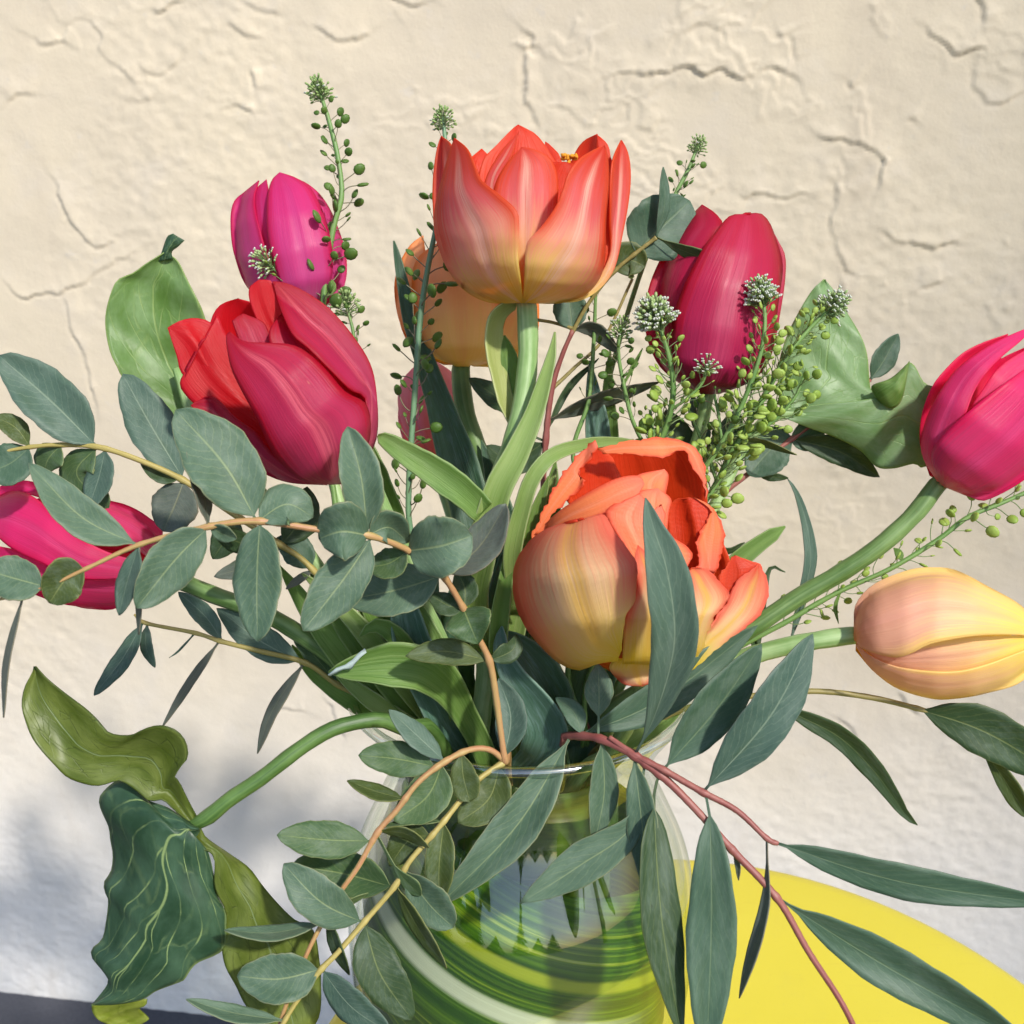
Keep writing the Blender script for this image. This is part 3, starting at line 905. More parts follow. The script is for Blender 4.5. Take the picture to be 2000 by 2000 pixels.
POD_V = {}
for key, pm, sm, ks in (('d', POD_D, PED_P, 0.84), ('l', POD_L, PED, 0.78)):
    POD_V[key] = [pod_mesh('seed_pod_' + key, [sm, pm], pr * ks, fc, le, be) for pr, fc, le, be in
                  ((0.42, 0.2, 0.15, 0.3), (0.34, 1.0, 0.3, 0.2), (0.44, 2.0, 0.2, 0.5), (0.34, 2.7, 0.4, -0.2), (0.46, 0.6, 0.1, 0.1), (0.24, 1.4, 0.45, 0.1))]

def ellipsoid(V, F, c, ax, r, ln, ns=6, nr=4):
    b0 = len(V)
    ax = np.array(ax, float); ax /= np.linalg.norm(ax)
    u = np.cross(ax, [0.31, 0.77, 0.55]); u /= np.linalg.norm(u); w2 = np.cross(ax, u)
    V.append(tuple(c - ax * ln))
    for i in range(1, nr):
        a = math.pi * i / nr
        for k in range(ns):
            q = 2 * math.pi * k / ns
            V.append(tuple(c - ax * ln * math.cos(a) + (u * math.cos(q) + w2 * math.sin(q)) * r * math.sin(a)))
    V.append(tuple(c + ax * ln))
    last = len(V) - 1
    for k in range(ns):
        q = (k + 1) % ns
        F.append((b0, b0 + 1 + q, b0 + 1 + k))
        for i in range(nr - 2):
            s = b0 + 1 + i * ns
            F.append((s + k, s + q, s + ns + q, s + ns + k))
        s = b0 + 1 + (nr - 2) * ns
        F.append((s + k, s + q, last))

def flower_head(parent, base, up, size, white, seed, count=46, open_=1.0):
    """dome of tiny buds on thin stalks at the end of a sprig (base, up in world metres)"""
    r = random.Random(seed)
    up = np.array(up, float); up /= np.linalg.norm(up)
    u = np.cross(up, [0.2, 0.9, 0.4]); u /= np.linalg.norm(u); w2 = np.cross(up, u)
    base = np.array(base, float)
    V, Fc, fm = [], [], []
    for i in range(count):
        q = (i + 0.5) / count
        el = math.acos(1 - q * 1.15 * open_); az = i * 2.39996 + r.uniform(-.2, .2)
        d = up * math.cos(el) + (u * math.cos(az) + w2 * math.sin(az)) * math.sin(el)
        s0 = base - up * size * (0.15 + 0.95 * q)
        c = base - up * size * 0.75 * q + d * size * r.uniform(0.55, 1.08)
        k0 = len(Fc)
        Vt, ft, _ = tube_data(np.array([s0, s0 * 0.5 + c * 0.5 + up * size * 0.04, c]), [size * 0.035] * 3, 3, cap=False)
        b0 = len(V); V += list(map(tuple, Vt)); Fc += [tuple(x + b0 for x in y) for y in ft]
        fm += [2] * (len(Fc) - k0); k0 = len(Fc)
        iswhite = r.random() < white * (0.35 + 1.1 * q)
        ellipsoid(V, Fc, c, d, size * 0.10, size * r.uniform(0.13, 0.19))
        fm += [0] * (len(Fc) - k0); k0 = len(Fc)
        if iswhite:
            for kk in range(3):
                a3 = kk * 2.1 + r.uniform(0, 1)
                dd = d * 0.8 + (u * math.cos(a3) + w2 * math.sin(a3)) * 0.7
                ellipsoid(V, Fc, c + d * size * 0.17 + dd * size * 0.07, dd, size * 0.075, size * 0.115, 5, 3)
            fm += [1] * (len(Fc) - k0)
    o = mesh_obj('flower_buds', V, Fc, [BUD_G, BUD_W, PED], parent, fmat=fm)
    o['kind'] = 'stuff'
    return o

def sprig(label, stems, key='d', group='pepper cress sprigs in the bouquet', mat=None, **kw):
    """stems: list of dicts(pts, v0, v1, count, ped, head, white); the first one starts in the vase"""
    first = stems[0]['pts']
    head, foot = vase_path(first[0], first[0][3])
    th = thing('pepper_cress_sprig', label, 'sprig', foot, group)
    for si, sd in enumerate(stems):
        pts = sd['pts'] if si else head + sd['pts']
        r = random.Random(hash(label) % 1000 if False else len(label) * 7 + si)
        stem_obj('stem' if si == 0 else 'twig', pts, mat or SM_WEED, th, n=max(40, len(pts) * 8), ns=7)
        vis = catmull(sd['pts'], 160)
        Wv = PN(vis[:, :3])
        cnt = sd.get('count', 0)
        for k in range(cnt):
            q = sd.get('v0', 0.1) + (sd.get('v1', 0.95) - sd.get('v0', 0.1)) * (k + r.uniform(0, .6)) / max(cnt, 1)
            i = int(min(max(q, 0.01), 0.985) * 158)
            o = Wv[i]; T = Wv[min(i + 2, 159)] - Wv[max(i - 2, 0)]; T /= np.linalg.norm(T)
            sx = np.cross(T, [0, CP, -SP]); sx /= np.linalg.norm(sx); dp = np.cross(T, sx)
            an = k * 2.39996 + r.uniform(-.4, .4)
            lateral = sx * math.cos(an) + dp * math.sin(an) * 0.75
            d = lateral + T * r.uniform(0.15, 0.75); d /= np.linalg.norm(d)
            y = T - d * T.dot(d); y /= np.linalg.norm(y)
            zc = np.cross(d, y)
            ln = sd.get('ped', 30) * mpp(vis[i, 2]) * r.uniform(0.75, 1.15) * (1 - 0.45 * max(0, (q - 0.75) / 0.25) * sd.get('taper', 1))
            me = r.choice(POD_V[sd.get('key', key)])
            po = bpy.data.objects.new('seed_pod', me)
            COL.objects.link(po)
            po.parent = th
            M = Matrix(((d[0], y[0], zc[0], o[0]), (d[1], y[1], zc[1], o[1]), (d[2], y[2], zc[2], o[2]), (0, 0, 0, 1)))
            po.matrix_local = Matrix.Translation(-Vector(th.location)) @ M @ Matrix.Scale(ln, 4)
        if sd.get('head'):
            T = Wv[-1] - Wv[-6]
            flower_head(th, Wv[-1], T, sd['head'] * mpp(vis[-1, 2]), sd.get('white', 0.3), si * 31 + len(label), sd.get('buds', 46), sd.get('open', 1.0))
        for (lp, lw, lm) in sd.get('leaves', ()):
            kk = np.argmin(np.hypot(vis[:, 0] - lp[0][0], vis[:, 1] - lp[0][1]))
            leaf(th, [tuple(vis[kk, :2])] + list(lp[1:]), lw, [STM[lm], STM[lm]], vis[kk, 2], rng.uniform(-15, 15), rng.uniform(-.4, .4), b=0.9, name='leaf', n=14, nc=5)
    return th

# ================================================================== the tulips
def two(name, out, inn): return [petal_material(name + '_petal_outside', **out), petal_material(name + '_petal_inside', **inn)]

ORANGE = two('orange_tulip',
    dict(stops=[(0.0, S(240, 214, 70)), (0.24, S(248, 224, 130)), (0.44, S(244, 182, 150)), (0.62, S(226, 120, 120)), (0.82, S(216, 88, 72)), (1.0, S(212, 64, 38))], edge=S(216, 84, 40), edge0=0.5, streak=0.5, rib=S(248, 220, 196), ribs=0.75, vedge=(0.22, 0.5)),
    dict(stops=[(0.0, S(220, 150, 20)), (0.3, S(214, 70, 14)), (1.0, S(212, 52, 18))], edge=S(216, 70, 30), streak=0.25, trans=0.4))
DOUBLE = two('double_tulip',
    dict(stops=[(0.0, S(250, 216, 50)), (0.18, S(255, 228, 130)), (0.5, S(255, 226, 172)), (0.72, S(250, 178, 134)), (1.0, S(232, 96, 64))], edge=S(240, 122, 96), edge0=0.38, streak=0.16, rib=S(255, 218, 96), ribs=0.8, vedge=(0.15, 0.5), cross=0.04),
    dict(stops=[(0.0, S(176, 120, 10)), (0.35, S(190, 58, 10)), (1.0, S(206, 56, 24))], edge=S(214, 74, 36), streak=0.25, trans=0.25, cross=0.05))
RIM = two('double_tulip_rim',
    dict(stops=[(0.0, S(238, 120, 70)), (0.5, S(242, 140, 84)), (1.0, S(238, 124, 96))], edge=S(228, 92, 60), edge0=0.6, streak=0.5, trans=0.32, rib=S(244, 160, 120), ribs=0.6, cross=0.07),
    dict(stops=[(0.0, S(226, 84, 40)), (1.0, S(226, 80, 44))], edge=S(226, 84, 44), streak=0.3, cross=0.06))
RED = two('red_tulip',
    dict(stops=[(0.0, S(220, 116, 128)), (0.12, S(196, 70, 108)), (0.5, S(190, 48, 94)), (0.8, S(188, 38, 76)), (1.0, S(186, 20, 42))], edge=S(176, 14, 44), edge0=0.65, streak=0.55, rib=S(234, 124, 142), ribs=0.6, spk=S(220, 150, 130)),
    dict(stops=[(0.0, S(150, 4, 14)), (0.4, S(196, 8, 18)), (1.0, S(206, 22, 36))], edge=S(206, 26, 44), streak=0.15, trans=0.45))
PINK = two('pink_tulip',
    dict(stops=[(0.0, S(222, 130, 170)), (0.2, S(214, 76, 150)), (0.6, S(218, 66, 144)), (1.0, S(210, 46, 122))], edge=S(204, 24, 92), edge0=0.6, streak=0.22, rib=S(214, 86, 160), ribs=0.45, coat=0.15),
    dict(stops=[(0.0, S(180, 20, 60)), (1.0, S(206, 24, 76))], edge=S(206, 30, 90), streak=0.2))
ROSE = two('rose_tulip',
    dict(stops=[(0.0, S(150, 20, 60)), (0.2, S(186, 36, 92)), (0.6, S(204, 44, 92)), (1.0, S(190, 20, 60))], edge=S(184, 14, 48), edge0=0.62, streak=0.3, rib=S(214, 84, 126), ribs=0.45, coat=0.25, spk=S(226, 150, 130)),
    dict(stops=[(0.0, S(140, 4, 24)), (1.0, S(196, 12, 40))], edge=S(200, 20, 50), streak=0.2))
MAGENTA = two('magenta_tulip',
    dict(stops=[(0.0, S(214, 150, 150)), (0.12, S(210, 70, 120)), (0.5, S(220, 56, 122)), (1.0, S(226, 46, 128))], edge=S(224, 30, 100), edge0=0.65, streak=0.35, rib=S(214, 96, 156), ribs=0.35, coat=0.1),
    dict(stops=[(0.0, S(200, 40, 60)), (1.0, S(220, 40, 90))], edge=S(220, 30, 90), streak=0.2))
PEACH = two('peach_tulip',
    dict(stops=[(0.0, S(222, 168, 140)), (0.35, S(240, 186, 160)), (0.65, S(246, 206, 150)), (1.0, S(255, 226, 96))], edge=S(250, 210, 130), edge0=0.55, streak=0.18, rib=S(224, 160, 150), ribs=0.3, trans=0.4),
    dict(stops=[(0.0, S(222, 170, 20)), (1.0, S(246, 206, 70))], edge=S(246, 206, 100), streak=0.2))
APRICOT = two('apricot_tulip',
    dict(stops=[(0.0, S(246, 224, 130)), (0.3, S(255, 226, 150)), (0.6, S(255, 204, 148)), (1.0, S(255, 180, 120))], edge=S(234, 146, 60), edge0=0.6, streak=0.2, rib=S(230, 196, 130), ribs=0.5),
    dict(stops=[(0.0, S(216, 160, 40)), (1.0, S(228, 130, 60))], edge=S(228, 130, 60), streak=0.2))
SALMON = two('salmon_tulip',
    dict(stops=[(0.0, S(222, 130, 120)), (1.0, S(220, 170, 190))], edge=S(226, 150, 170), streak=0.1),
    dict(stops=[(0.0, S(220, 120, 110)), (1.0, S(222, 150, 150))], edge=S(226, 150, 170), streak=0.1))

# --- tall open orange tulip
b1 = Body((1026, 594), (1040, 245), [(0, 40), (0.05, 96), (0.12, 138), (0.22, 166), (0.36, 184), (0.6, 194), (0.85, 196), (1.1, 196)], -165)
tulip('open orange and pink tulip with yellow base standing tallest in the bouquet', b1, ORANGE, [
 ([(1000,588),(900,555),(855,480),(845,400),(846,340),(853,290),(861,266)], [(1005,585),(960,500),(930,420),(905,340),(885,290),(874,275),(861,266)], 0.82),
 ([(1015,590),(990,500),(968,430),(964,370),(985,325),(1019,287)], [(1030,590),(1060,500),(1085,420),(1090,350),(1075,310),(1045,292),(1019,287)], 0.72),
 ([(1012,592),(955,591),(905,566),(868,515),(849,450),(850,400),(862,350),(876,300),(887,269)], [(1021,592),(1019,560),(1012,500),(1014,440),(1008,410),(975,380),(940,352),(928,325),(912,290),(887,269)], 1.0),
 ([(1021,592),(1024,545),(1026,495),(1032,470),(1058,442),(1085,405),(1100,370),(1110,340),(1130,312),(1155,295),(1181,283)], [(1030,592),(1090,593),(1140,578),(1170,547),(1182,505),(1184,430),(1190,360),(1188,310),(1181,283)], 1.0),
 ([(1100,590),(1155,545),(1176,450),(1178,360),(1192,305)], [(1110,590),(1185,535),(1206,450),(1212,360),(1192,305)], -0.1),
 ([(1060,588),(1150,560),(1190,500),(1192,430),(1193,360),(1196,320),(1204,295),(1215,274)], [(1065,592),(1140,585),(1195,535),(1218,450),(1230,380),(1232,330),(1226,295),(1215,274)], 0.8),
 ([(1050,580),(1090,450),(1110,340),(1122,300),(1140,275),(1165,262)], [(1080,580),(1160,480),(1195,380),(1192,300),(1183,277),(1165,262)], -0.45),
 ([(1010,585),(960,480),(935,380),(943,315),(970,283),(1000,252),(1012,243)], [(1040,585),(1080,450),(1098,350),(1075,300),(1050,265),(1030,252),(1012,243)], -0.6),
 ([(1005,580),(960,450),(945,365),(975,300),(1013,258)], [(1015,580),(1000,450),(975,360),(1000,305),(1013,258)], 0.35),
 ([(1040,580),(1055,400),(1058,320),(1065,276)], [(1060,580),(1095,420),(1098,320),(1080,288),(1065,276)], -0.8),
 ([(1020,570),(1000,480),(1010,400),(1030,340),(1060,318),(1100,316)], [(1060,570),(1110,480),(1130,400),(1128,340),(1118,320),(1100,316)], -0.2),
], [(1029,600,-165),(1031,700,-170),(1018,800,-185),(996,880,-195),(966,960,-190),(940,1070,-150),(935,1180,-90),(950,1300,-20)], r=20, top=0.86,
 leaves=[
  ([(950,1270,-60),(925,1180,-120),(940,1080,-205),(972,960,-240),(1012,880,-240),(1046,800,-230),(1066,735,-222),(1078,690,-218),(1084,648,-215)], 52, 'l', dict(strap=[(0,1.0),(0.4,1.1),(0.6,0.9),(0.8,0.6),(0.93,0.3),(1,0)])),
  ([(1000,830,-170),(990,790,-160),(976,725,-150),(966,660,-150),(972,622,-152),(988,604,-154),(1010,592,-158)], 36, 'p', dict(strap=[(0,0.2),(0.2,0.8),(0.5,1.0),(0.8,0.9),(1,0.5)], roll=0.8)),
  ([(1004,800,-150),(1000,740,-140),(992,690,-138),(985,655,-138)], 40, 'm', {}),
 ])
# pollen-covered anther showing over the petals
def anther():
    V, Fc = [], []
    r = random.Random(3)
    c0 = np.array(P(1112, 307, -150))
    for i in range(16):
        ellipsoid(V, Fc, c0 + np.array([r.uniform(-1, 1) * 0.0022, r.uniform(-1, 1) * 0.001, r.uniform(-.6, .6) * 0.0011]), (r.uniform(-1, 1), .2, r.uniform(-.3, .6)), 0.0006, 0.0010)
    Vt, ft, _ = tube_data(np.array([P(1112, 309, -150), P(1095, 400, -140), P(1050, 560, -150)]), [0.0006, 0.0007, 0.0008], 6)
    b = len(V); V += list(map(tuple, Vt)); Fc += [tuple(x + b for x in q) for q in ft]
    t = NT('pollen'); m = t.out(t.leafy(S(206, 140, 40), 0.8, 0.2, 0.0))
    p = [o for o in bpy.data.objects if o.get('label', '').startswith('open orange')][0]
    mesh_obj('stamen', V, Fc, m, p)
anther()

# --- red tulip opening to the upper left
b2 = Body((690, 925), (445, 640), [(0, 20), (0.05, 90), (0.15, 135), (0.35, 160), (0.6, 162), (0.85, 140), (1.05, 110), (1.3, 90)], -230, -0.12)
tulip('crimson red tulip in full bloom leaning left, its inner petals showing', b2, RED, [
 ([(600,890),(450,760),(410,660),(412,625),(425,600),(445,588),(465,584)], [(620,880),(580,760),(540,660),(515,615),(495,594),(465,584)], -0.7),
 ([(600,900),(450,800),(362,738),(345,695),(327,640)], [(610,895),(480,740),(425,660),(412,630),(380,621),(350,627),(327,640)], -0.35),
 ([(610,915),(500,862),(400,805),(357,765),(352,742),(362,736)], [(615,905),(540,780),(470,700),(440,650),(424,615),(412,640)], -0.15),
 ([(600,880),(500,740),(457,640),(456,625),(475,612)], [(620,880),(580,740),(530,660),(515,630),(475,612)], 0.25),
 ([(640,860),(540,700),(495,610),(486,565),(506,546)], [(660,850),(600,680),(556,620),(540,575),(530,549),(506,546)], -0.05),
 ([(680,930),(600,810),(545,710),(525,650),(560,600)], [(712,905),(734,800),(705,700),(650,640),(560,600)], 0.5),
 ([(640,948),(560,942),(500,915),(460,870),(420,835),(372,792)], [(630,946),(590,935),(530,885),(497,845),(460,818),(428,785),(410,775),(385,783),(372,792)], 0.7),
 ([(690,930),(717,790),(683,760),(641,718),(603,680),(574,655),(556,620),(543,585),(532,549)], [(720,895),(736,855),(738,797),(727,720),(693,660),(644,603),(597,570),(560,553),(532,549)], 0.78, dict(lift=-0.02)),
 ([(645,947),(590,938),(535,888),(500,815),(470,760),(450,715),(441,660),(448,647)], [(668,946),(702,908),(724,848),(716,790),(675,765),(640,725),(605,692),(570,673),(515,669),(476,666),(448,647)], 1.0),
], [(708,905,-225),(728,935,-215),(750,990,-200),(785,1060,-170),(830,1180,-100),(880,1300,-30)], r=13, top=0.7, wide=0.7,
 leaves=[
  ([(800,1120,-140),(785,1060,-160),(760,985,-185),(735,905,-205),(722,860,-210)], 40, 'm', {}),
  ([(945,1000,-235),(900,958,-255),(840,915,-268),(785,880,-272),(738,850,-270)], 58, 'g', dict(strap=[(0,0.8),(0.3,1.0),(0.6,0.9),(0.9,0.55),(1,0.3)])),
 ])

# --- double orange tulip
b3 = Body((1258, 1322), (1225, 870), [(0, 60), (0.08, 150), (0.25, 225), (0.45, 244), (0.65, 225), (0.85, 190), (1.0, 150), (1.3, 100)], -195)
RG = dict(rag=3.0)
tulip('large ruffled double orange tulip with peach and yellow outer petals', b3, DOUBLE, [
 # back: inside faces
 ([(1200,1250),(1150,1050),(1100,960),(1118,910),(1142,880),(1163,860)], [(1240,1240),(1230,1050),(1220,960),(1200,900),(1180,880),(1163,860)], -0.5, RG),
 ([(1220,1250),(1180,1050),(1165,940),(1175,890),(1240,866)], [(1290,1250),(1370,1080),(1380,980),(1370,910),(1330,872),(1240,866)], -0.75),
 ([(1290,1250),(1320,1150),(1306,1050),(1302,1010),(1312,978),(1357,972)], [(1370,1270),(1396,1130),(1412,1070),(1414,1036),(1400,1005),(1384,985),(1357,972)], -0.25, RG),
 ([(1350,1280),(1395,1180),(1405,1125),(1435,1084)], [(1390,1262),(1470,1170),(1490,1110),(1470,1097),(1450,1090),(1435,1084)], -0.02, RG),
 # curled rims of the back petals
 ([(1031,1064),(1050,1020),(1085,948),(1114,907),(1140,877),(1163,860)], [(1045,1062),(1076,1010),(1118,968),(1143,940),(1130,925),(1168,874)], 0.25, dict(rag=4.0, crease=0.0, m=RIM)),
 ([(1168,878),(1207,865),(1259,857),(1298,854),(1334,862),(1360,876),(1374,902),(1381,948),(1379,974)], [(1180,886),(1217,886),(1248,889),(1290,894),(1310,888),(1337,880),(1354,917),(1372,940),(1377,974)], 0.15, dict(rag=4.0, crease=0.0, m=RIM)),
 ([(1357,972),(1384,985),(1401,1005),(1414,1036),(1411,1070),(1399,1118)], [(1360,974),(1388,998),(1373,1030),(1361,1062),(1366,1092),(1360,1112)], 0.35, dict(rag=3.0, crease=0.0, m=RIM)),
 # crumpled middle
 ([(1045,1042),(1100,992),(1180,945),(1220,930),(1250,930),(1259,945)], [(1060,1046),(1130,1020),(1180,1005),(1240,977),(1250,962),(1259,945)], 0.62, dict(crease=0.05, m=RIM)),
 ([(1243,990),(1240,950),(1245,928),(1298,916)], [(1290,990),(1300,965),(1306,930),(1298,916)], 0.35, dict(crease=0.04, m=RIM)),
 ([(1262,1080),(1250,1000),(1247,962),(1285,953)], [(1300,1080),(1306,1005),(1311,975),(1285,953)], 0.55, dict(crease=0.04, m=RIM)),
 ([(1262,1250),(1250,1130),(1215,1060),(1183,1006),(1200,985),(1250,965)], [(1280,1250),(1290,1150),(1287,1080),(1277,1020),(1268,985),(1250,965)], 0.72, dict(rag=3.0, m=RIM)),
 ([(1290,1280),(1270,1150),(1270,1050),(1275,1000),(1290,985)], [(1345,1280),(1347,1150),(1337,1117),(1351,1095),(1345,1070),(1303,1040),(1300,1005),(1290,985)], 0.66, dict(rag=3.0, m=RIM)),
 ([(1330,1300),(1338,1200),(1334,1122),(1350,1110)], [(1365,1290),(1387,1225),(1402,1197),(1426,1165),(1400,1130),(1380,1112),(1350,1110)], 0.6, RG),
 # outer petals
 ([(1200,1288),(1190,1305),(1204,1325),(1222,1338),(1255,1341)], [(1292,1288),(1288,1310),(1276,1330),(1255,1341)], 0.75, dict(flare=10)),
 ([(1215,1297),(1222,1205),(1243,1150),(1240,1090),(1246,1064)], [(1310,1300),(1318,1200),(1295,1120),(1268,1085),(1246,1064)], 0.86),
 ([(1350,1310),(1362,1250),(1385,1228),(1410,1192),(1424,1168),(1437,1137),(1456,1121),(1481,1103)], [(1357,1306),(1414,1257),(1466,1219),(1490,1193),(1501,1160),(1498,1128),(1481,1103)], 0.55, dict(rag=1.5)),
 ([(1205,1292),(1168,1297),(1129,1309),(1091,1295),(1052,1259),(1023,1220),(1006,1180),(1001,1130),(1008,1095),(1040,1050),(1080,1028),(1130,1016)], [(1214,1270),(1222,1205),(1240,1173),(1244,1104),(1228,1075),(1199,1036),(1180,1005),(1155,1009),(1130,1016)], 1.0, dict(rag=1.0)),
], [(1256,1335,-180),(1235,1400,-120),(1190,1470,-40)], r=15, top=0.8, wide=0.8,
 leaves=[
  ([(1010,1200,-120),(1000,1090,-200),(1018,1000,-225),(1040,935,-235),(1078,890,-225),(1140,868,-180),(1210,862,-120),(1270,870,-60)], 30, 'l', dict(strap=[(0,1.0),(0.3,1.1),(0.6,0.9),(0.8,0.7),(0.95,0.3),(1,0)])),
  ([(1030,1180,-130),(1030,1080,-160),(1050,1000,-165),(1072,930,-160)], 34, 'm', {}),
 ])

# --- pink tulip at the back left
b4 = Body((592, 612), (545, 338), [(0, 20), (0.08, 70), (0.22, 100), (0.45, 112), (0.7, 104), (0.88, 82), (1.0, 52), (1.3, 20)], 130)
tulip('magenta pink closed tulip behind the crimson one, beside the tall cress sprig', b4, PINK, [
 ([(600,612),(640,500),(620,420),(598,375),(577,349)], [(640,612),(672,560),(676,500),(655,430),(630,385),(600,358),(577,349)], 0.8),
 ([(575,600),(515,500),(500,420),(497,375),(520,350)], [(585,600),(545,520),(528,440),(525,380),(520,350)], 0.82),
 ([(570,612),(490,570),(458,500),(450,436),(456,395),(478,374),(505,352)], [(575,600),(530,520),(505,440),(496,390),(505,352)], 0.95),
 ([(580,614),(545,545),(524,470),(521,400),(529,355),(546,336)], [(622,614),(650,530),(641,445),(611,372),(580,348),(546,336)], 1.0),
], [(596,640,130),(610,760,120),(640,900,90),(690,1060,60),(770,1230,60)], r=11)

# --- apricot tulip behind the tall orange one
b5 = Body((902, 716), (905, 470), [(0, 20), (0.04, 80), (0.15, 125), (0.4, 142), (0.7, 140), (0.9, 115), (1.0, 90), (1.3, 30)], 200)
tulip('apricot tulip with yellow base half hidden behind the tall orange tulip', b5, APRICOT, [
 ([(890,714),(830,690),(785,640),(770,570),(778,520),(800,480),(825,460)], [(895,710),(860,650),(840,580),(835,520),(825,460)], 0.85),
 ([(920,714),(960,660),(985,580),(975,480)], [(925,716),(1000,716),(1040,690),(1053,600),(1030,500),(975,480)], 0.85),
 ([(890,716),(850,694),(815,645),(804,570),(815,505),(880,458)], [(915,716),(960,692),(988,620),(978,540),(945,485),(880,458)], 1.0),
], [(900,735,200),(908,800,195),(930,870,180),(958,930,160),(985,1010,140),(1000,1150,110),(1005,1280,90)], stem_mat=SM_TULIP2, r=19,
 leaves=[([(950,1120,60),(930,1040,60),(905,940,70),(873,836,90),(840,733,100),(803,629,105),(780,520,105),(769,470,105)], 78, 'd', dict(strap=[(0,1.0),(0.3,1.0),(0.5,0.68),(0.68,0.42),(0.85,0.3),(0.95,0.16),(1,0)])),
         ([(1010,1130,80),(985,1010,110),(962,930,130),(940,860,140)], 40, 'd', {})])

# --- pale pink tulip far behind
b6 = Body((850, 905), (832, 700), [(0, 20), (0.08, 50), (0.25, 68), (0.5, 74), (0.75, 64), (0.9, 44), (1.0, 20), (1.3, 8)], 380)
tulip('pale pink and salmon closed tulip glimpsed at the back behind a dark strap leaf', b6, SALMON, [
 ([(845,905),(800,860),(778,800),(782,750),(810,715),(838,700)], [(850,900),(830,850),(822,790),(828,740),(838,700)], 0.9),
 ([(845,905),(820,850),(812,790),(825,735),(845,700)], [(860,905),(900,850),(908,790),(890,735),(845,700)], 1.0),
], [(856,930,380),(880,1010,340),(930,1150,250),(970,1290,180)], r=9)

# --- rose red tulip at the right
b7 = Body((1385, 768), (1425, 415), [(0, 25), (0.05, 80), (0.15, 112), (0.35, 126), (0.6, 124), (0.8, 108), (0.95, 80), (1.05, 55), (1.3, 25)], 20)
tulip('rose red tulip with two upright petal tips behind the white flowering cress', b7, ROSE, [
 ([(1400,765),(1490,650),(1510,550),(1515,480),(1500,436)], [(1420,766),(1497,715),(1526,600),(1535,510),(1520,470),(1500,436)], 0.85),
 ([(1350,766),(1288,715),(1260,640),(1266,568),(1290,505),(1320,455),(1350,420),(1371,399)], [(1365,765),(1340,650),(1350,580),(1375,500),(1400,452),(1413,438),(1396,415),(1371,399)], 0.9),
 ([(1362,770),(1315,695),(1314,625),(1335,560),(1370,490),(1400,450),(1426,421),(1462,418)], [(1405,770),(1472,742),(1507,690),(1521,590),(1529,520),(1517,470),(1503,434),(1485,416),(1462,418)], 1.0),
], [(1378,790,25),(1365,850,40),(1320,980,60),(1230,1180,70),(1150,1330,70)], r=13,
 leaves=[([(1130,1200,80),(1160,1020,70),(1170,900,60),(1166,820,55),(1158,760,50),(1152,704,50)], 62, 'b', {}),
         ([(1150,1200,100),(1185,1000,90),(1190,900,80),(1190,830,70),(1188,760,65),(1192,682,65)], 42, 'g', {})])

# --- magenta tulip at the right edge
b8 = Body((1836, 948), (2030, 640), [(0, 22), (0.06, 70), (0.18, 108), (0.4, 132), (0.65, 128), (0.85, 98), (1.0, 55), (1.3, 20)], -15)
tulip('magenta tulip on a long stem arching far to the right over the peach one', b8, MAGENTA, [
 ([(1850,900),(1888,812),(1920,760),(1960,710),(2045,660)], [(1870,900),(1915,830),(1965,780),(2045,715),(2045,660)], 0.75),
 ([(1830,940),(1804,898),(1799,860),(1817,798),(1862,728),(1914,686),(1960,660),(2022,634)], [(1848,948),(1846,900),(1882,820),(1904,762),(1930,724),(1962,692),(1998,662),(2022,634)], 0.92),
 ([(1836,945),(1818,888),(1844,848),(1890,806),(1945,762),(2000,722),(2060,685)], [(1846,952),(1900,973),(1930,976),(2000,938),(2060,880),(2088,800),(2060,685)], 1.0),
], [(1826,952,-15),(1788,1002,-15),(1720,1065,-12),(1640,1120,-5),(1560,1166,0),(1470,1226,0),(1400,1270,5),(1290,1330,20),(1190,1395,30)], stem_mat=SM_TULIP2, r=18)

# --- peach tulip lying to the right
b9 = Body((1667, 1240), (2030, 1250), [(0, 25), (0.04, 62), (0.12, 90), (0.28, 116), (0.45, 128), (0.65, 122), (0.82, 95), (0.95, 55), (1.02, 22), (1.3, 8)], -75)
tulip('pale peach closed tulip with yellow tip lying sideways to the right', b9, PEACH, [
 ([(1690,1262),(1740,1272),(1820,1256),(1900,1243),(2030,1240)], [(1690,1272),(1745,1305),(1850,1318),(1925,1305),(2030,1256)], 0.8),
 ([(1672,1256),(1700,1282),(1760,1305),(1850,1313),(1920,1301),(2034,1258)], [(1672,1262),(1692,1295),(1718,1322),(1757,1347),(1819,1365),(1866,1365),(1928,1354),(2000,1328),(2034,1258)], 0.92),
 ([(1667,1228),(1672,1180),(1708,1141),(1773,1114),(1819,1108),(1866,1113),(1928,1144),(2000,1187),(2036,1244)], [(1668,1250),(1690,1270),(1745,1284),(1780,1276),(1820,1257),(1900,1243),(1970,1240),(2036,1244)], 1.0),
], [(1655,1242,-75),(1600,1250,-70),(1520,1266,-55),(1440,1290,-35),(1300,1345,10),(1200,1400,30)], r=18)

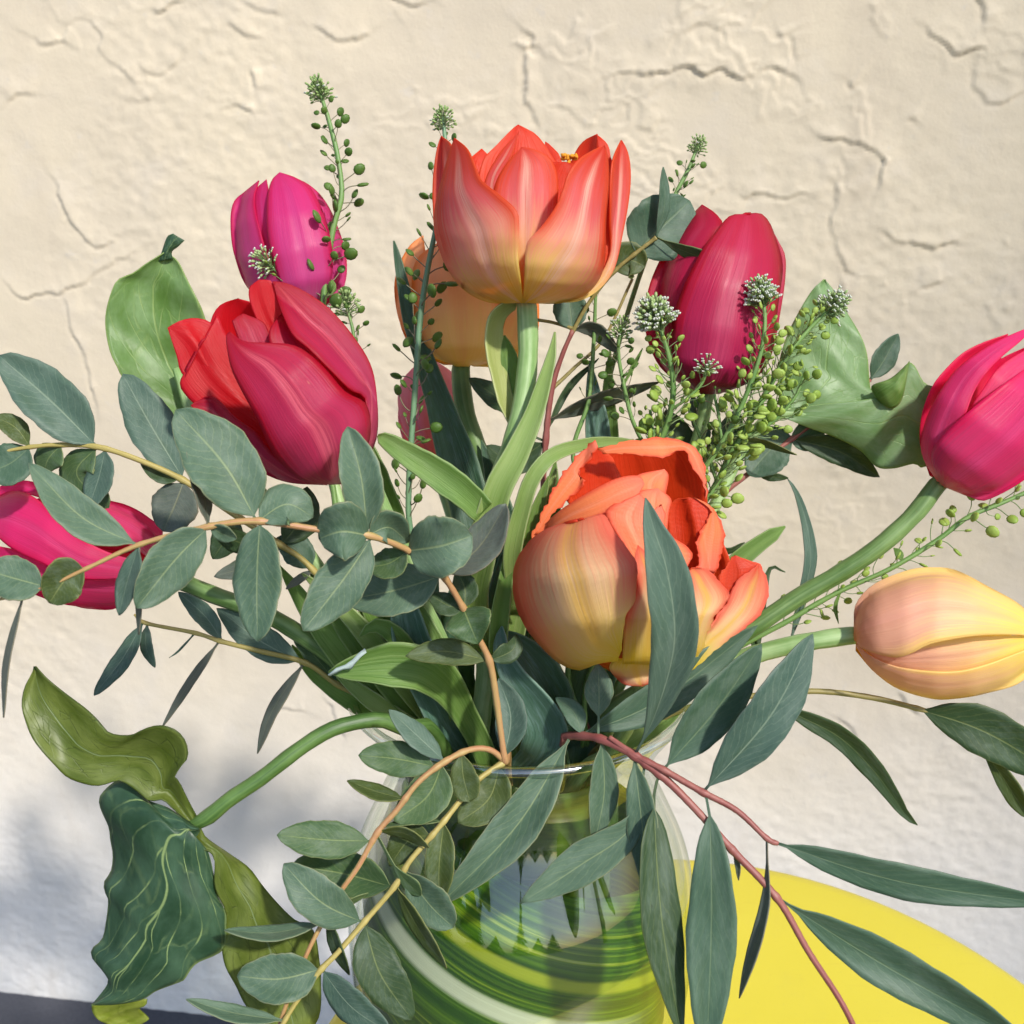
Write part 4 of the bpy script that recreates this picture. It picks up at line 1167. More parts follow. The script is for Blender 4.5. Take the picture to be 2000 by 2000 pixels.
# --- magenta tulip at the left edge
b10 = Body((312, 1108), (-40, 1040), [(0, 22), (0.06, 62), (0.2, 100), (0.4, 120), (0.65, 122), (0.85, 100), (1.0, 60), (1.3, 20)], -40)
tulip('magenta tulip lying far to the left behind the grey green eucalyptus leaves', b10, MAGENTA, [
 ([(300,1090),(318,1040),(285,1007),(246,986),(207,976),(120,950),(65,941),(39,938),(0,950),(-40,985)], [(305,1100),(250,1062),(170,1020),(110,985),(60,965),(20,962),(-40,985)], 0.85),
 ([(306,1100),(230,1085),(165,1055),(112,1010),(62,968),(10,962),(-45,1010)], [(300,1120),(240,1130),(150,1130),(80,1100),(20,1070),(-45,1010)], 1.0),
 ([(306,1105),(250,1110),(170,1105),(100,1085),(40,1075),(-40,1060)], [(306,1118),(272,1152),(228,1188),(181,1190),(147,1184),(80,1160),(20,1130),(-40,1060)], 0.88),
], [(325,1118,-40),(352,1134,-40),(420,1163,-45),(520,1200,-50),(620,1262,-45),(700,1326,-25),(775,1396,10)], stem_mat=SM_TULIP2, r=17,
 leaves=[
  ([(850,1440,20),(790,1390,-30),(700,1310,-60),(620,1215,-75),(545,1105,-85)], 58, 'g', {}),
  ([(870,1440,10),(800,1370,-50),(735,1290,-80),(665,1200,-95),(600,1100,-100)], 66, 'm', {}),
  ([(880,1440,20),(830,1360,-40),(775,1270,-70),(720,1180,-90),(690,1100,-90)], 70, 'm', {}),
  ([(845,1440,30),(760,1400,0),(680,1360,-20),(610,1310,-20),(570,1260,-20)], 46, 'g', {}),
 ])

# loose tulip leaves that crowd the mouth of the vase
def loose(label, pts, wd, mt, **kw):
    head, foot = vase_path(pts[0] + (8,), 8)
    th = thing('tulip_leaf', label, 'leaf', foot)
    full = [q[:3] for q in head] + list(pts)
    cum = [0.0]
    for a, b in zip(full[:-1], full[1:]): cum.append(cum[-1] + math.dist(a[:2], b[:2]))
    v0 = cum[len(head)] / cum[-1]
    base = kw.pop('prof', [(0, 0.8), (0.25, 1.0), (0.55, 1.0), (0.8, 0.7), (0.94, 0.3), (1, 0)])
    st = [(0, 0.35), (v0 * 0.6, 0.4)] + [(v0 + (1 - v0) * a, b) for a, b in base]
    strap_leaf(th, full, wd, mt, strap=st, n=46, name='blade', **kw)
    return th
loose('broad dark green leaf with a pale bloom rising from the middle of the vase mouth', [(930,1500,20),(885,1420,-60),(842,1335,-110),(806,1262,-130),(790,1192,-140),(786,1150,-140)], 84, 'b', cup=0.5, prof=[(0,1),(0.6,0.95),(0.85,0.7),(1,0.4)])
loose('bright green leaf folded over to the left with a torn white tip', [(905,1390,-100),(850,1320,-170),(800,1300,-195),(740,1300,-205),(690,1306,-205),(641,1313,-200)], 84, 'g', prof=[(0,0.6),(0.3,1.0),(0.6,1.0),(0.85,0.55),(0.97,0.2),(1,0.1)])
loose('small green leaf curling up beside the torn leaf', [(860,1360,-60),(800,1280,-130),(765,1235,-150),(730,1222,-155),(703,1243,-160)], 40, 'g')
loose('twisted blue green leaf bending over the front rim of the vase', [(1050,1480,-150),(1065,1430,-175),(1035,1370,-185),(1000,1320,-180),(978,1270,-170),(980,1223,-165)], 78, 'b', prof=[(0,1),(0.2,1.1),(0.4,0.9),(0.7,0.55),(0.9,0.3),(1,0.1)], roll=-0.4)
loose('dark green leaf half hidden behind the twisted one under the double tulip', [(1060,1440,-100),(1082,1385,-130),(1060,1330,-140),(1025,1280,-145),(985,1232,-150)], 84, 'd')
loose('green leaf rising behind the front eucalyptus leaves left of the middle', [(860,1420,20),(800,1300,-60),(745,1200,-90),(700,1100,-100),(660,1000,-90)], 64, 'm')
loose('shaded leaf standing deep in the vase mouth behind the curved stem', [(990,1440,60),(985,1340,40),(990,1240,30),(1000,1120,40),(1030,1010,50)], 90, 'd')
loose('shaded leaf deep below the double orange tulip', [(1120,1440,60),(1140,1360,50),(1170,1270,40),(1200,1160,40)], 100, 'd')
loose('yellow green leaf lying inside the right of the glass rim', [(1150,1530,40),(1190,1480,0),(1240,1440,-20),(1310,1395,0),(1345,1360,30)], 46, 'l')
loose('slim bright green leaf poking out right of the double tulip', [(1200,1420,60),(1320,1240,60),(1400,1140,50),(1460,1080,45),(1534,1028,45)], 36, 'g', prof=[(0,.6),(0.5,0.8),(0.8,1.0),(0.95,0.7),(1,0.3)])
loose('dark leaf filling the left of the vase mouth', [(880,1470,60),(830,1380,30),(800,1290,10),(820,1180,20),(850,1080,40)], 96, 'd')
loose('green leaf behind the tall tulip stem in the middle of the bouquet', [(1040,1430,60),(1060,1280,30),(1070,1130,20),(1075,1000,10),(1085,900,10)], 60, 'm')
loose('slim upright leaf left of the double tulip', [(1000,1430,20),(1000,1270,-60),(1030,1120,-110),(1060,1010,-130),(1086,915,-130)], 40, 'l')
loose('dark leaf lying low across the back left of the vase mouth', [(930,1450,100),(880,1330,90),(900,1200,80),(930,1080,80)], 90, 'd')

loose('bright narrow leaf fanning left from the vase mouth under the grey green branch', [(860,1430,0),(800,1350,-70),(735,1265,-105),(660,1180,-120),(590,1120,-125)], 40, 'l')
loose('bright narrow leaf standing left of the curved eucalyptus stem', [(900,1430,-40),(880,1340,-110),(850,1260,-130),(815,1190,-125),(770,1100,-110)], 36, 'g')
loose('slim bright leaf between the tall tulip stem and the double tulip', [(985,1420,-60),(975,1320,-120),(975,1220,-160),(990,1120,-180),(1015,1020,-185)], 34, 'g')
loose('slim green leaf fanning low to the left beside the arum stalk', [(840,1440,0),(780,1405,-50),(715,1360,-70),(650,1310,-75)], 34, 'l')

# ================================================================== arum leaves
def arum_material(name, dark, lite, vein, vein_amt, trans, scale=(3.2, 4.5), tcol=(0.3, 0.42, 0.05, 1), thin=0.05, net=0.45, ribc=None):
    t = NT(name)
    uv, u, v, rnd = uv_nodes(t)
    au = t.math('ABSOLUTE', t.math('SUBTRACT', u, 0.5))
    n1 = t.noise(t.scaled(uv, (4, 5, 1)), 1.0, 4, 0.6)
    fine = t.noise(t.scaled(uv, (60, 60, 1)), 1.0, 3, 0.6)
    col = t.mix(t.step(n1, 0.3, 0.7), dark, lite)
    mott = t.noise(t.scaled(uv, (22, 26, 1)), 1.0, 4, 0.7)
    col = t.mix(0.45, col, t.mix(t.math('ADD', t.math('MULTIPLY', fine, 0.4), t.math('MULTIPLY', mott, 0.6)), (0.02, 0.03, 0.02, 1), (0.62, 0.66, 0.55, 1)), 'OVERLAY')
    # side veins sweep forward from the rib, joined by a loose net
    ph = t.math('ADD', t.math('SUBTRACT', t.math('MULTIPLY', v, 4.5), t.math('MULTIPLY', au, 5.5)), t.math('MULTIPLY', n1, 0.2))
    fr = t.math('ABSOLUTE', t.math('SUBTRACT', t.math('FRACT', ph), 0.5))
    va = t.math('SUBTRACT', 1.0, t.step(fr, 0.012, thin))
    vo = t.n('TexVoronoi', feature='DISTANCE_TO_EDGE')
    wv = t.n('VectorMath', operation='ADD'); t.l(t.scaled(uv, scale + (1,)), wv.inputs[0])
    cb = t.n('CombineXYZ'); t.l(t.math('MULTIPLY', n1, 0.5), cb.inputs[0]); t.l(t.math('MULTIPLY', n1, 0.5), cb.inputs[1])
    t.l(cb.outputs[0], wv.inputs[1]); t.l(wv.outputs[0], vo.inputs['Vector']); vo.inputs['Scale'].default_value = 1.0
    vb = t.math('MULTIPLY', t.math('SUBTRACT', 1.0, t.step(vo.outputs['Distance'], 0.004, thin * 0.8)), net)
    rib = t.math('SUBTRACT', 1.0, t.step(au, 0.004, 0.015))
    brk = t.math('ADD', 0.15, t.math('MULTIPLY', t.step(t.noise(t.scaled(uv, (7, 9, 1)), 1.0, 2, 0.5), 0.42, 0.62), 0.85))
    vm = t.math('MAXIMUM', t.math('MULTIPLY', t.math('MAXIMUM', va, vb), brk), rib)
    col = t.mix(t.math('MULTIPLY', vm, vein_amt), col, vein)
    if ribc: col = t.mix(t.math('MULTIPLY', rib, 0.8), col, ribc)
    col = t.mix(t.math('MULTIPLY', t.step(au, 0.48, 0.497), 0.6), col, vein)
    h = t.math('SUBTRACT', t.math('MULTIPLY', n1, 0.5), t.math('MULTIPLY', vm, 0.6))
    return t.out(t.leafy(col, 0.42, 0.4, trans, tcol, h, 0.3, 0.0012))
AR_TOP = arum_material('arum_leaf_top', S(38, 68, 48), S(72, 102, 80), S(156, 178, 112), 0.7, 0.2, net=0.18)
AR_OLV = arum_material('arum_leaf_olive', S(88, 104, 32), S(124, 136, 66), S(48, 62, 26), 0.8, 0.3, (6, 9), thin=0.035, net=0.7, ribc=S(132, 150, 100))
AR_LIT = arum_material('arum_leaf_pale', S(110, 150, 72), S(150, 184, 124), S(178, 202, 120), 0.5, 0.45)
AR_RGT = arum_material('arum_leaf_grey_green', S(122, 160, 98), S(160, 190, 142), S(150, 184, 90), 0.3, 0.4, thin=0.03)
AR_TIP = arum_material('arum_leaf_yellow', S(138, 152, 48), S(170, 178, 80), S(110, 120, 40), 0.4, 0.4, thin=0.025)

def blade(parent, L, R, zL, zR, zc, mats, name='blade', n=40, nc=25, wave=0.0, tipz=0.0, amp=6, freq=11, mid=None):
    """sheet between two edge outlines; zc lifts the middle, so that the blade is a shallow trough or a ridge"""
    l = catmull(L, n); r = catmull(R, n)
    v = np.linspace(0, 1, n); u = np.linspace(0, 1, nc); U, Vv = np.meshgrid(u, v)
    X = l[:, 0:1] * (1 - U) + r[:, 0:1] * U; Y = l[:, 1:2] * (1 - U) + r[:, 1:2] * U
    za = np.interp(v, np.linspace(0, 1, len(zL)), zL)[:, None]; zb = np.interp(v, np.linspace(0, 1, len(zR)), zR)[:, None]
    Z = za * (1 - U) + zb * U + zc * np.sin(math.pi * U) * np.sin(math.pi * np.clip(Vv * 0.9 + 0.1, 0, 1)) + tipz * Vv ** 3
    ph = rng.uniform(0, 6)
    c = np.abs(2 * U - 1)
    Z = Z + amp * (c ** 2) * np.sin(Vv * freq + ph + (U > 0.5) * 2) + amp * 0.5 * np.sin(Vv * 23 + U * 7 + ph)
    V = PN(np.stack([X, Y, Z], -1)).reshape(-1, 3)
    return mesh_obj(name, V, grid_faces(n, nc, face_camera(V, n, nc)), mats, parent, np.stack([U, Vv], -1).reshape(-1, 2), solid=0.0004)

def arum(label, stalk, blades, mat=None):
    head, foot = vase_path(stalk[0], stalk[0][3])
    th = thing('arum_leaf', label, 'leaf', foot)
    stem_obj('stalk', head + stalk, mat or SM_ARUM, th, n=60, ns=12)
    for b in blades: blade(th, *b[0], **b[1])
    return th

arum('big arrow shaped dark green leaf with pale veins drooping at the lower left', [(795,1425,-190,15),(745,1406,-215,15),(690,1412,-235,15),(640,1428,-250,15),(580,1466,-265,15),(510,1520,-280,15),(450,1560,-290,15),(414,1590,-294,16),(392,1604,-290,14),(372,1612,-284,10),(350,1610,-276,5)], [
 ([[(392,1618),(330,1578),(290,1562),(254,1526),(225,1526),(198,1550),(193,1567),(199,1587),(212,1616),(215,1640),(220,1670),(216,1702),(203,1722),(204,1741),(211,1758),(207,1798),(199,1834),(179,1853),(180,1872),(197,1893),(211,1918),(178,1964)],
   [(392,1622),(380,1645),(405,1660),(420,1720),(424,1746),(440,1780),(442,1805),(436,1855),(383,1883),(362,1911),(352,1918),(305,1936),(279,1952),(228,1962),(178,1964)],
   [-295,-270,-250,-235,-230,-240], [-295,-280,-275,-270,-265,-240], -45, [AR_TOP, AR_OLV]], dict(amp=6, n=56)),
 ([[(385,1600),(350,1530),(339,1518),(352,1495),(365,1478),(361,1449),(342,1427),(311,1418),(280,1426),(262,1436),(233,1437),(210,1430),(194,1411),(168,1386),(129,1357),(91,1326),(68,1302)],
   [(378,1612),(344,1583),(318,1561),(292,1564),(272,1549),(248,1531),(228,1524),(192,1535),(160,1530),(129,1517),(104,1491),(65,1444),(48,1403),(43,1374),(50,1340),(68,1302)],
   [-295,-330,-340,-330,-310,-300], [-295,-300,-310,-320,-310,-300], 24, [AR_OLV, AR_TOP]], dict(name='lobe')),
 ([[(375,1622),(368,1642),(383,1655),(410,1662),(419,1682),(419,1733),(440,1780),(437,1812),(433,1850),(440,1888),(460,1925),(481,1966),(512,1994),(575,2040)],
   [(392,1606),(400,1632),(447,1666),(486,1694),(512,1728),(538,1759),(574,1795),(612,1817),(624,1875),(627,1914),(622,1990),(575,2040)],
   [-297,-290,-275,-268,-262,-255], [-295,-260,-240,-225,-215,-215], -10, [AR_OLV, AR_TOP]], dict(name='lobe')),
 ([[(178,1963),(181,1978),(192,1992),(215,2003),(240,2008)], [(287,1952),(284,1964),(272,1972),(290,1990),(270,2004)], [-240,-225,-215], [-250,-225,-215], 8, [AR_TIP, AR_TOP]], dict(name='curled_tip', n=16, nc=17, amp=3)),
])
arum('pale green arrow shaped leaf with a curled tip behind the crimson tulip', [(820,1380,60,12),(700,1220,40,12),(560,1020,10,12),(450,900,0,12),(385,830,0,13),(345,720,0,9)], [
 ([[(400,852),(350,842),(300,802),(243,741),(230,718),(215,685),(206,640),(207,607),(217,571),(230,547),(259,535),(285,516),(310,501),(325,492)],
   [(430,852),(446,780),(425,700),(399,620),(388,592),(362,540),(346,510),(325,492)], [10,0,-15,-20,-10], [20,10,0,-5,-10], 30, [AR_LIT, AR_OLV]], dict(amp=6)),
 ([[(305,512),(314,496),(326,463),(338,456)], [(338,506),(336,492),(348,482),(360,470)], [-10,-18,-25], [-10,-14,-25], -6, [AR_TOP, AR_LIT]], dict(name='curled_tip', n=14, nc=9, amp=1)),
], SM_TULIP)
arum('grey green arrow shaped leaf behind the slanting cress sprig at the right', [(1180,1390,60,12),(1290,1200,70,12),(1400,980,75,12),(1460,860,75,12),(1525,808,75,11),(1600,815,72,6)], [
 ([[(1530,812),(1522,790),(1520,720),(1535,660),(1565,600),(1590,562),(1611,546)], [(1560,820),(1712,780),(1700,757),(1694,694),(1681,655),(1655,611),(1628,566),(1611,546)], [75,90,100,110], [75,70,80,110], -15, [AR_RGT, AR_LIT]], dict(name='lobe')),
 ([[(1518,800),(1600,790),(1705,778),(1730,764),(1776,708),(1806,748),(1836,760),(1860,800),(1880,850)], [(1518,806),(1546,822),(1583,837),(1635,856),(1681,881),(1712,912),(1746,915),(1785,906),(1810,911),(1880,850)], [72,60,50,50,60], [72,85,80,70,60], -14, [AR_RGT, AR_OLV]], dict(n=46)),
 ([[(1712,780),(1702,754),(1740,738),(1777,706)], [(1716,784),(1740,798),(1762,780),(1777,706)], [60,30,30], [55,25,30], -12, [ST_GREEN, AR_RGT]], dict(name='lobe', n=18, nc=11, amp=2)),
], SM_TULIP)

# ================================================================== eucalyptus
G1 = 'eucalyptus branches in the bouquet'
branch('eucalyptus with broad grey green leaves sweeping past the crimson tulip and drooping over the vase', [
 [(987,1488,-245,6.5),(978,1430,-255,6.5),(970,1370,-262,7),(957,1295,-275,7),(934,1245,-285,6.5),(905,1188,-305,6.5),(858,1115,-335,6.5),(800,1076,-380,6.5),(720,1046,-425,6.5),(620,1034,-445,6.5),(505,1018,-460,7),(410,1028,-468,6),(275,1063,-475,5),(170,1110,-480,4),(80,1150,-485,3.5),(-20,1175,-488,3)],
 [(987,1486,-245,6),(955,1464,-258,6),(915,1465,-270,6),(865,1490,-285,6),(815,1530,-298,6),(775,1582,-305,6),(738,1625,-310,6),(700,1692,-318,5.5),(665,1742,-325,5),(630,1802,-332,5),(598,1866,-338,4.5),(560,1960,-345,4.5),(535,2040,-350,4)],
 [(985,1488,-245,6),(930,1527,-265,5.5),(870,1600,-290,5.5),(840,1636,-300,5.5),(800,1682,-310,5.5),(770,1732,-316,5.5),(710,1802,-328,5.5),(660,1860,-338,5.5),(625,1896,-345,5.5),(580,1955,-355,5),(540,2020,-362,4.5)],
], [
 ([(505,1015),(440,910),(343,800)], 138, 't', 20, 0.3, dict(b=0.6)),
 ([(505,1015),(560,985),(612,1010)], 82, 't', 20, -0.3, dict(b=0.6)),
 ([(508,1024),(502,1130),(503,1253)], 94, 't', -25, 0.2, dict(b=0.6)),
 ([(410,1028),(392,930),(366,838)], 40, 'y', 8, 1.0),
 ([(408,1030),(345,1090),(266,1188)], 98, 't', -15, -0.3, dict(b=0.62)),
 ([(412,1030),(440,1045),(462,1052)], 32, 't', 15, 0.6),
 ([(410,1032),(470,1060),(520,1062)], 46, 'd', 60, 0.4),
 ([(273,1062),(160,1010),(56,904)], 78, 't', -10, 0.4),
 ([(275,1066),(246,1145),(232,1202)], 44, 'b', 10, 0.6),
 ([(275,1066),(270,1150),(270,1240)], 14, 'y', 10, 1.0),
 ([(168,1111),(130,1130),(96,1178)], 84, 'o', -8, -0.2, dict(b=0.5)),
 ([(88,1148),(30,1130),(-40,1110)], 86, 't', -5, 0.3, dict(b=0.6)),
 ([(42,1162),(12,1290),(6,1402)], 13, 'y', 10, 1.1),
 ([(718,1043),(668,1038),(622,1052)], 114, 't', -10, 0.1, dict(b=0.48, pet=0.02, zmid=-28)),
 ([(722,1044),(706,935),(679,833)], 82, 't', -20, 0.15, dict(b=0.6)),
 ([(724,1050),(672,1130),(592,1232)], 98, 't', -30, -0.2, dict(b=0.62)),
 ([(802,1075),(862,1066),(922,1046)], 120, 't', -20, 0.15, dict(b=0.45, pet=0.02, m=0.42, zmid=-24)),
 ([(800,1077),(760,1100),(715,1108)], 60, 'g', 30, 0.4),
 ([(720,1046),(760,1030),(798,1060)], 66, 't', 40, 0.4),
 ([(868,1126),(936,1068),(988,984)], 76, 'y', -10, -0.5, dict(b=0.62)),
 ([(862,1122),(775,1152),(672,1172)], 98, 't', 25, 0.3, dict(b=0.6)),
 ([(910,1192),(918,1220),(934,1258)], 92, 'g', -25, 0.2, dict(b=0.75, pet=0.02, m=0.3, zmid=-15)),
 ([(905,1188),(875,1182),(838,1160)], 44, 'd', 25, 0.3),
 ([(908,1188),(908,1150),(892,1115)], 52, 'd', 30, 0.3),
 ([(955,1292),(870,1272),(792,1281)], 52, 'o', 5, 0.3),
 ([(956,1292),(1000,1270),(1010,1240)], 40, 'd', 30, 0.3),
 ([(984,1482),(998,1400),(974,1325)], 62, 'b', 40, -0.2),
 # twig to the left
 ([(870,1486),(818,1440),(760,1386)], 46, 'b', -12, 0.6),
 ([(852,1498),(775,1482),(700,1475)], 70, 'g', 12, 0.2, dict(b=0.62)),
 ([(790,1560),(735,1546),(678,1524)], 32, 'o', 15, 0.9),
 ([(866,1490),(835,1555),(770,1604)], 86, 'g', -15, 0.2, dict(b=0.6)),
 ([(900,1468),(905,1515),(918,1566)], 56, 'o', -12, 0.2, dict(b=0.4, m=0.6)),
 ([(724,1640),(635,1640),(541,1631)], 76, 'g', -12, 0.3, dict(b=0.6)),
 ([(735,1630),(775,1700),(822,1750)], 30, 'g', -15, 0.6, dict(m=0.7, pet=0.4)),
 ([(738,1625),(790,1628),(838,1656)], 22, 'o', -14, 0.9),
 ([(630,1800),(530,1822),(438,1816)], 32, 't', -15, 0.9),
 ([(638,1790),(655,1850),(682,1905)], 24, 'd', 10, 0.9),
 ([(640,1785),(690,1760),(720,1745)], 12, 'g', 10, 0.9),
 # second twig
 ([(978,1494),(955,1560),(895,1607)], 80, 'o', -15, 0.2, dict(b=0.6)),
 ([(868,1602),(800,1603),(748,1614)], 15, 'g', -14, 1.0),
 ([(868,1604),(858,1690),(858,1768)], 58, 'o', -10, 0.2, dict(b=0.62)),
 ([(845,1632),(800,1640),(760,1692)], 66, 'o', 30, 0.2),
 ([(770,1732),(670,1706),(570,1690)], 90, 'g', 40, 0.1, dict(b=0.6, zmid=34)),
 ([(790,1700),(838,1765),(886,1812)], 76, 't', -14, 0.3, dict(b=0.55, m=0.55)),
 ([(772,1730),(815,1810),(872,1892)], 30, 'o', 10, 0.9),
 ([(708,1802),(628,1762),(554,1687)], 90, 't', -26, 0.1, dict(b=0.6, zmid=-24)),
 ([(712,1800),(742,1900),(805,1992)], 92, 'd', -16, -0.2, dict(b=0.6)),
 ([(628,1892),(685,1965),(762,2018)], 64, 'b', -12, 0.3, dict(b=0.6)),
 ([(628,1892),(545,1912),(463,1906)], 100, 't', -18, 0.2, dict(b=0.55)),
 ([(556,1992),(455,1978),(364,1951)], 36, 't', -14, 0.7),
], [SM_ORA, SM_ORA, SM_YEL], G1)

branch('eucalyptus branch on a yellow stem reaching to the left edge above the magenta tulip', [
 [(860,1430,10,6),(800,1345,-60,6),(700,1228,-90,6),(612,1114,-115,6),(548,1064,-135,6),(450,1000,-160,6),(358,938,-175,6),(262,895,-185,5.5),(190,873,-190,5),(120,869,-193,4.5),(60,873,-195,4),(-10,885,-198,3)],
], [
 ([(188,872),(105,788),(-2,694)], 108, 'b', 15, 0.2, dict(b=0.55)),
 ([(186,873),(150,925),(212,992)], 74, 'g', 30, 0.3, dict(b=0.6)),
 ([(205,877),(194,930),(172,994)], 54, 'b', -16, 0.5, dict(b=0.6)),
 ([(358,936),(296,832),(240,730)], 94, 'b', 12, 0.2, dict(b=0.55)),
 ([(355,938),(315,930),(275,905)], 26, 'd', 10, 0.9),
 ([(358,940),(340,990),(318,1038)], 92, 'y', -8, 0.2, dict(b=0.55)),
 ([(60,873),(30,835),(-15,812)], 44, 'o', -5, 0.6),
 ([(60,875),(20,905),(-30,925)], 82, 'l', -10, 0.2, dict(b=0.55)),
 ([(120,869),(95,895),(85,925)], 60, 'g', 20, 0.5),
 ([(470,1012),(440,1055),(415,1092)], 58, 'd', 20, 0.3),
 ([(548,1064),(500,1100),(418,1126)], 44, 'y', 20, 0.5),
 ([(612,1112),(580,1075),(540,1050)], 62, 'l', -12, 0.3),
 ([(612,1114),(585,1130),(558,1150)], 16, 'y', -10, 0.8),
 ([(548,1064),(590,1010),(600,950)], 70, 'd', 25, 0.3),
], SM_YEL, G1)

branch('thin eucalyptus twig with narrow bluish leaves hanging at the left below the grey green branch', [
 [(800,1410,10,5),(735,1375,-15,5),(660,1338,-35,5),(597,1295,-50,5),(500,1270,-60,5),(430,1252,-65,4.5),(380,1236,-68,4),(285,1217,-72,3.5),(262,1200,-74,2)],
], [
 ([(432,1250),(402,1205),(348,1156)], 40, 'b', 10, 0.3),
 ([(595,1294),(515,1256),(423,1188)], 64, 'b', 12, 0.3),
 ([(430,1254),(372,1330),(316,1420)], 17, 'y', -10, 1.0),
 ([(592,1296),(532,1388),(502,1472)], 24, 'y', -10, 0.9),
 ([(276,1216),(240,1285),(183,1358)], 36, 'b', -8, 0.5, dict(b=0.6)),
 ([(285,1217),(285,1262),(302,1304)], 24, 'b', -6, 0.6),
 ([(380,1236),(350,1270),(330,1285)], 4, 'b', 0, 0.0),
 ([(660,1338),(600,1265),(570,1240)], 40, 'g', 12, 0.4),
], SM_YEL, G1)

branch('red stemmed eucalyptus branch with long lance shaped leaves drooping over the right of the vase', [
 [(1105,1438,-215,7),(1160,1440,-265,7.5),(1200,1455,-285,8),(1240,1476,-300,9),(1300,1522,-318,8),(1360,1582,-335,7.5),(1430,1660,-352,7.5),(1490,1722,-365,7.5),(1530,1772,-372,7),(1580,1860,-382,6.5),(1640,1952,-392,6),(1680,2030,-398,6)],
 [(1190,1440,-285,5),(1240,1474,-303,6),(1300,1506,-322,6.5),(1370,1546,-340,6.5),(1440,1584,-352,6),(1497,1637,-365,5),(1520,1648,-368,4)],
], [
 ([(1115,1442),(1010,1612),(856,1770)], 88, 't', -40, 0.2, dict(b=0.8, zmid=-20)),
 ([(1177,1448),(1180,1550),(1160,1652)], 56, 't', 5, -0.3, dict(b=0.8)),
 ([(1262,1492),(1236,1612),(1130,1692),(1016,1764)], 82, 't', 10, 0.2, dict(b=0.85, m=0.5, pet=0.2)),
 ([(1238,1478),(1254,1610),(1264,1745)], 60, 't', -30, 0.3, dict(b=0.8)),
 ([(1288,1512),(1278,1570),(1293,1800),(1332,2030)], 78, 'd', -30, -0.4, dict(b=0.8, pet=0.14)),
 ([(1372,1548),(1386,1592),(1390,1800),(1380,2070)], 98, 'l', -25, 0.2, dict(b=0.75, pet=0.1, m=0.5)),
 ([(1497,1637),(1497,1720),(1488,1790),(1443,1950)], 24, 'y', -20, 0.8, dict(m=0.6)),
 ([(1512,1644),(1760,1722),(2070,1768)], 68, 'l', -25, 0.2, dict(b=0.8, pet=0.04)),
 ([(1518,1752),(1740,1892),(2030,2052)], 90, 'l', -30, 0.2, dict(b=0.8, pet=0.08)),
 ([(1374,1548),(1505,1398),(1588,1238)], 98, 'b', -30, 0.2, dict(b=0.72)),
 ([(1296,1505),(1402,1382),(1488,1258)], 92, 'l', 0, 0.2, dict(b=0.75)),
 ([(1240,1474),(1278,1400),(1310,1300),(1318,1220),(1302,1110),(1278,1035),(1261,972)], 94, 'b', -175, 0.15, dict(b=0.85, m=0.5, zmid=-50, n=34)),
 ([(1130,1438),(1290,1366),(1480,1222)], 76, 'l', 70, 0.2, dict(b=0.8)),
 ([(1172,1442),(1170,1350),(1168,1296)], 56, 't', 50, 0.1, dict(pet=0.3)),
 ([(1140,1438),(1120,1390),(1085,1362)], 40, 'l', 40, 0.3),
 ([(1430,1660),(1440,1690),(1442,1720)], 10, 'y', 5, 0.5),
], SM_RED, G1, defb=0.8)

branch('eucalyptus twig with two narrow dark leaves reaching right below the peach tulip', [
 [(1210,1450,20,6),(1290,1405,0,6),(1345,1382,-10,6),(1400,1370,-15,6),(1480,1358,-20,6),(1590,1350,-25,6),(1700,1362,-28,6),(1800,1386,-30,5),(1830,1396,-30,3)],
], [
 ([(1790,1383),(1930,1432),(2090,1530)], 96, 'd', -10, 0.2, dict(b=0.72)),
 ([(1500,1357),(1545,1390),(1640,1440),(1712,1512),(1766,1588),(1792,1612)], 44, 'd', 0, 0.4, dict(b=0.75, pet=0.1)),
 ([(1830,1396),(1930,1480),(2010,1600)], 40, 'o', 15, 0.6, dict(pet=0.4, m=0.6)),
], SM_OLV, G1)

branch('upright eucalyptus stem with round teal leaves beside the tall orange tulip', [
 [(1080,1300,60,6),(1062,1000,60,6),(1066,862,55,6),(1078,760,45,6),(1098,694,35,5),(1119,645,25,4.5)],
 [(1117,650,26,4),(1150,592,10,4),(1195,535,-10,4),(1240,496,-25,4),(1282,464,-35,4)],
 [(1078,760,45,4),(1120,720,50,3.5),(1180,660,55,3),(1235,545,60,3)],
 [(1119,642,25,3.5),(1080,630,28,3.5),(1045,624,30,3.5)],
], [
 ([(1238,498),(1280,455),(1348,392)], 128, 'l', 20, 0.2, dict(b=0.5)),
 ([(1282,464),(1298,400),(1296,326)], 22, 'l', -25, 0.7),
 ([(1282,464),(1345,494),(1408,512)], 28, 'g', -45, 0.7, dict(m=0.6)),
 ([(1200,530),(1228,508),(1260,520)], 72, 'o', -8, 0.2, dict(b=0.5)),
 ([(1119,645),(1114,605),(1112,562)], 66, 'l', 20, 0.1, dict(b=0.5)),
 ([(1116,645),(1160,645),(1208,690)], 32, 'y', -15, 0.7),
 ([(1072,826),(1165,786),(1288,747)], 32, 'y', -20, 0.9, dict(b=0.8)),
 ([(1066,862),(1000,830),(985,788),(915,738)], 46, 'd', 60, 0.2, dict(pet=0.45, m=0.45)),
 ([(1066,862),(1000,900),(950,870)], 60, 'd', 40, 0.2),
 ([(1068,850),(1110,760),(1170,700)], 14, 'd', 10, 0.6),
], [SM_RED, SM_OLV, SM_OLV, SM_OLV], G1)

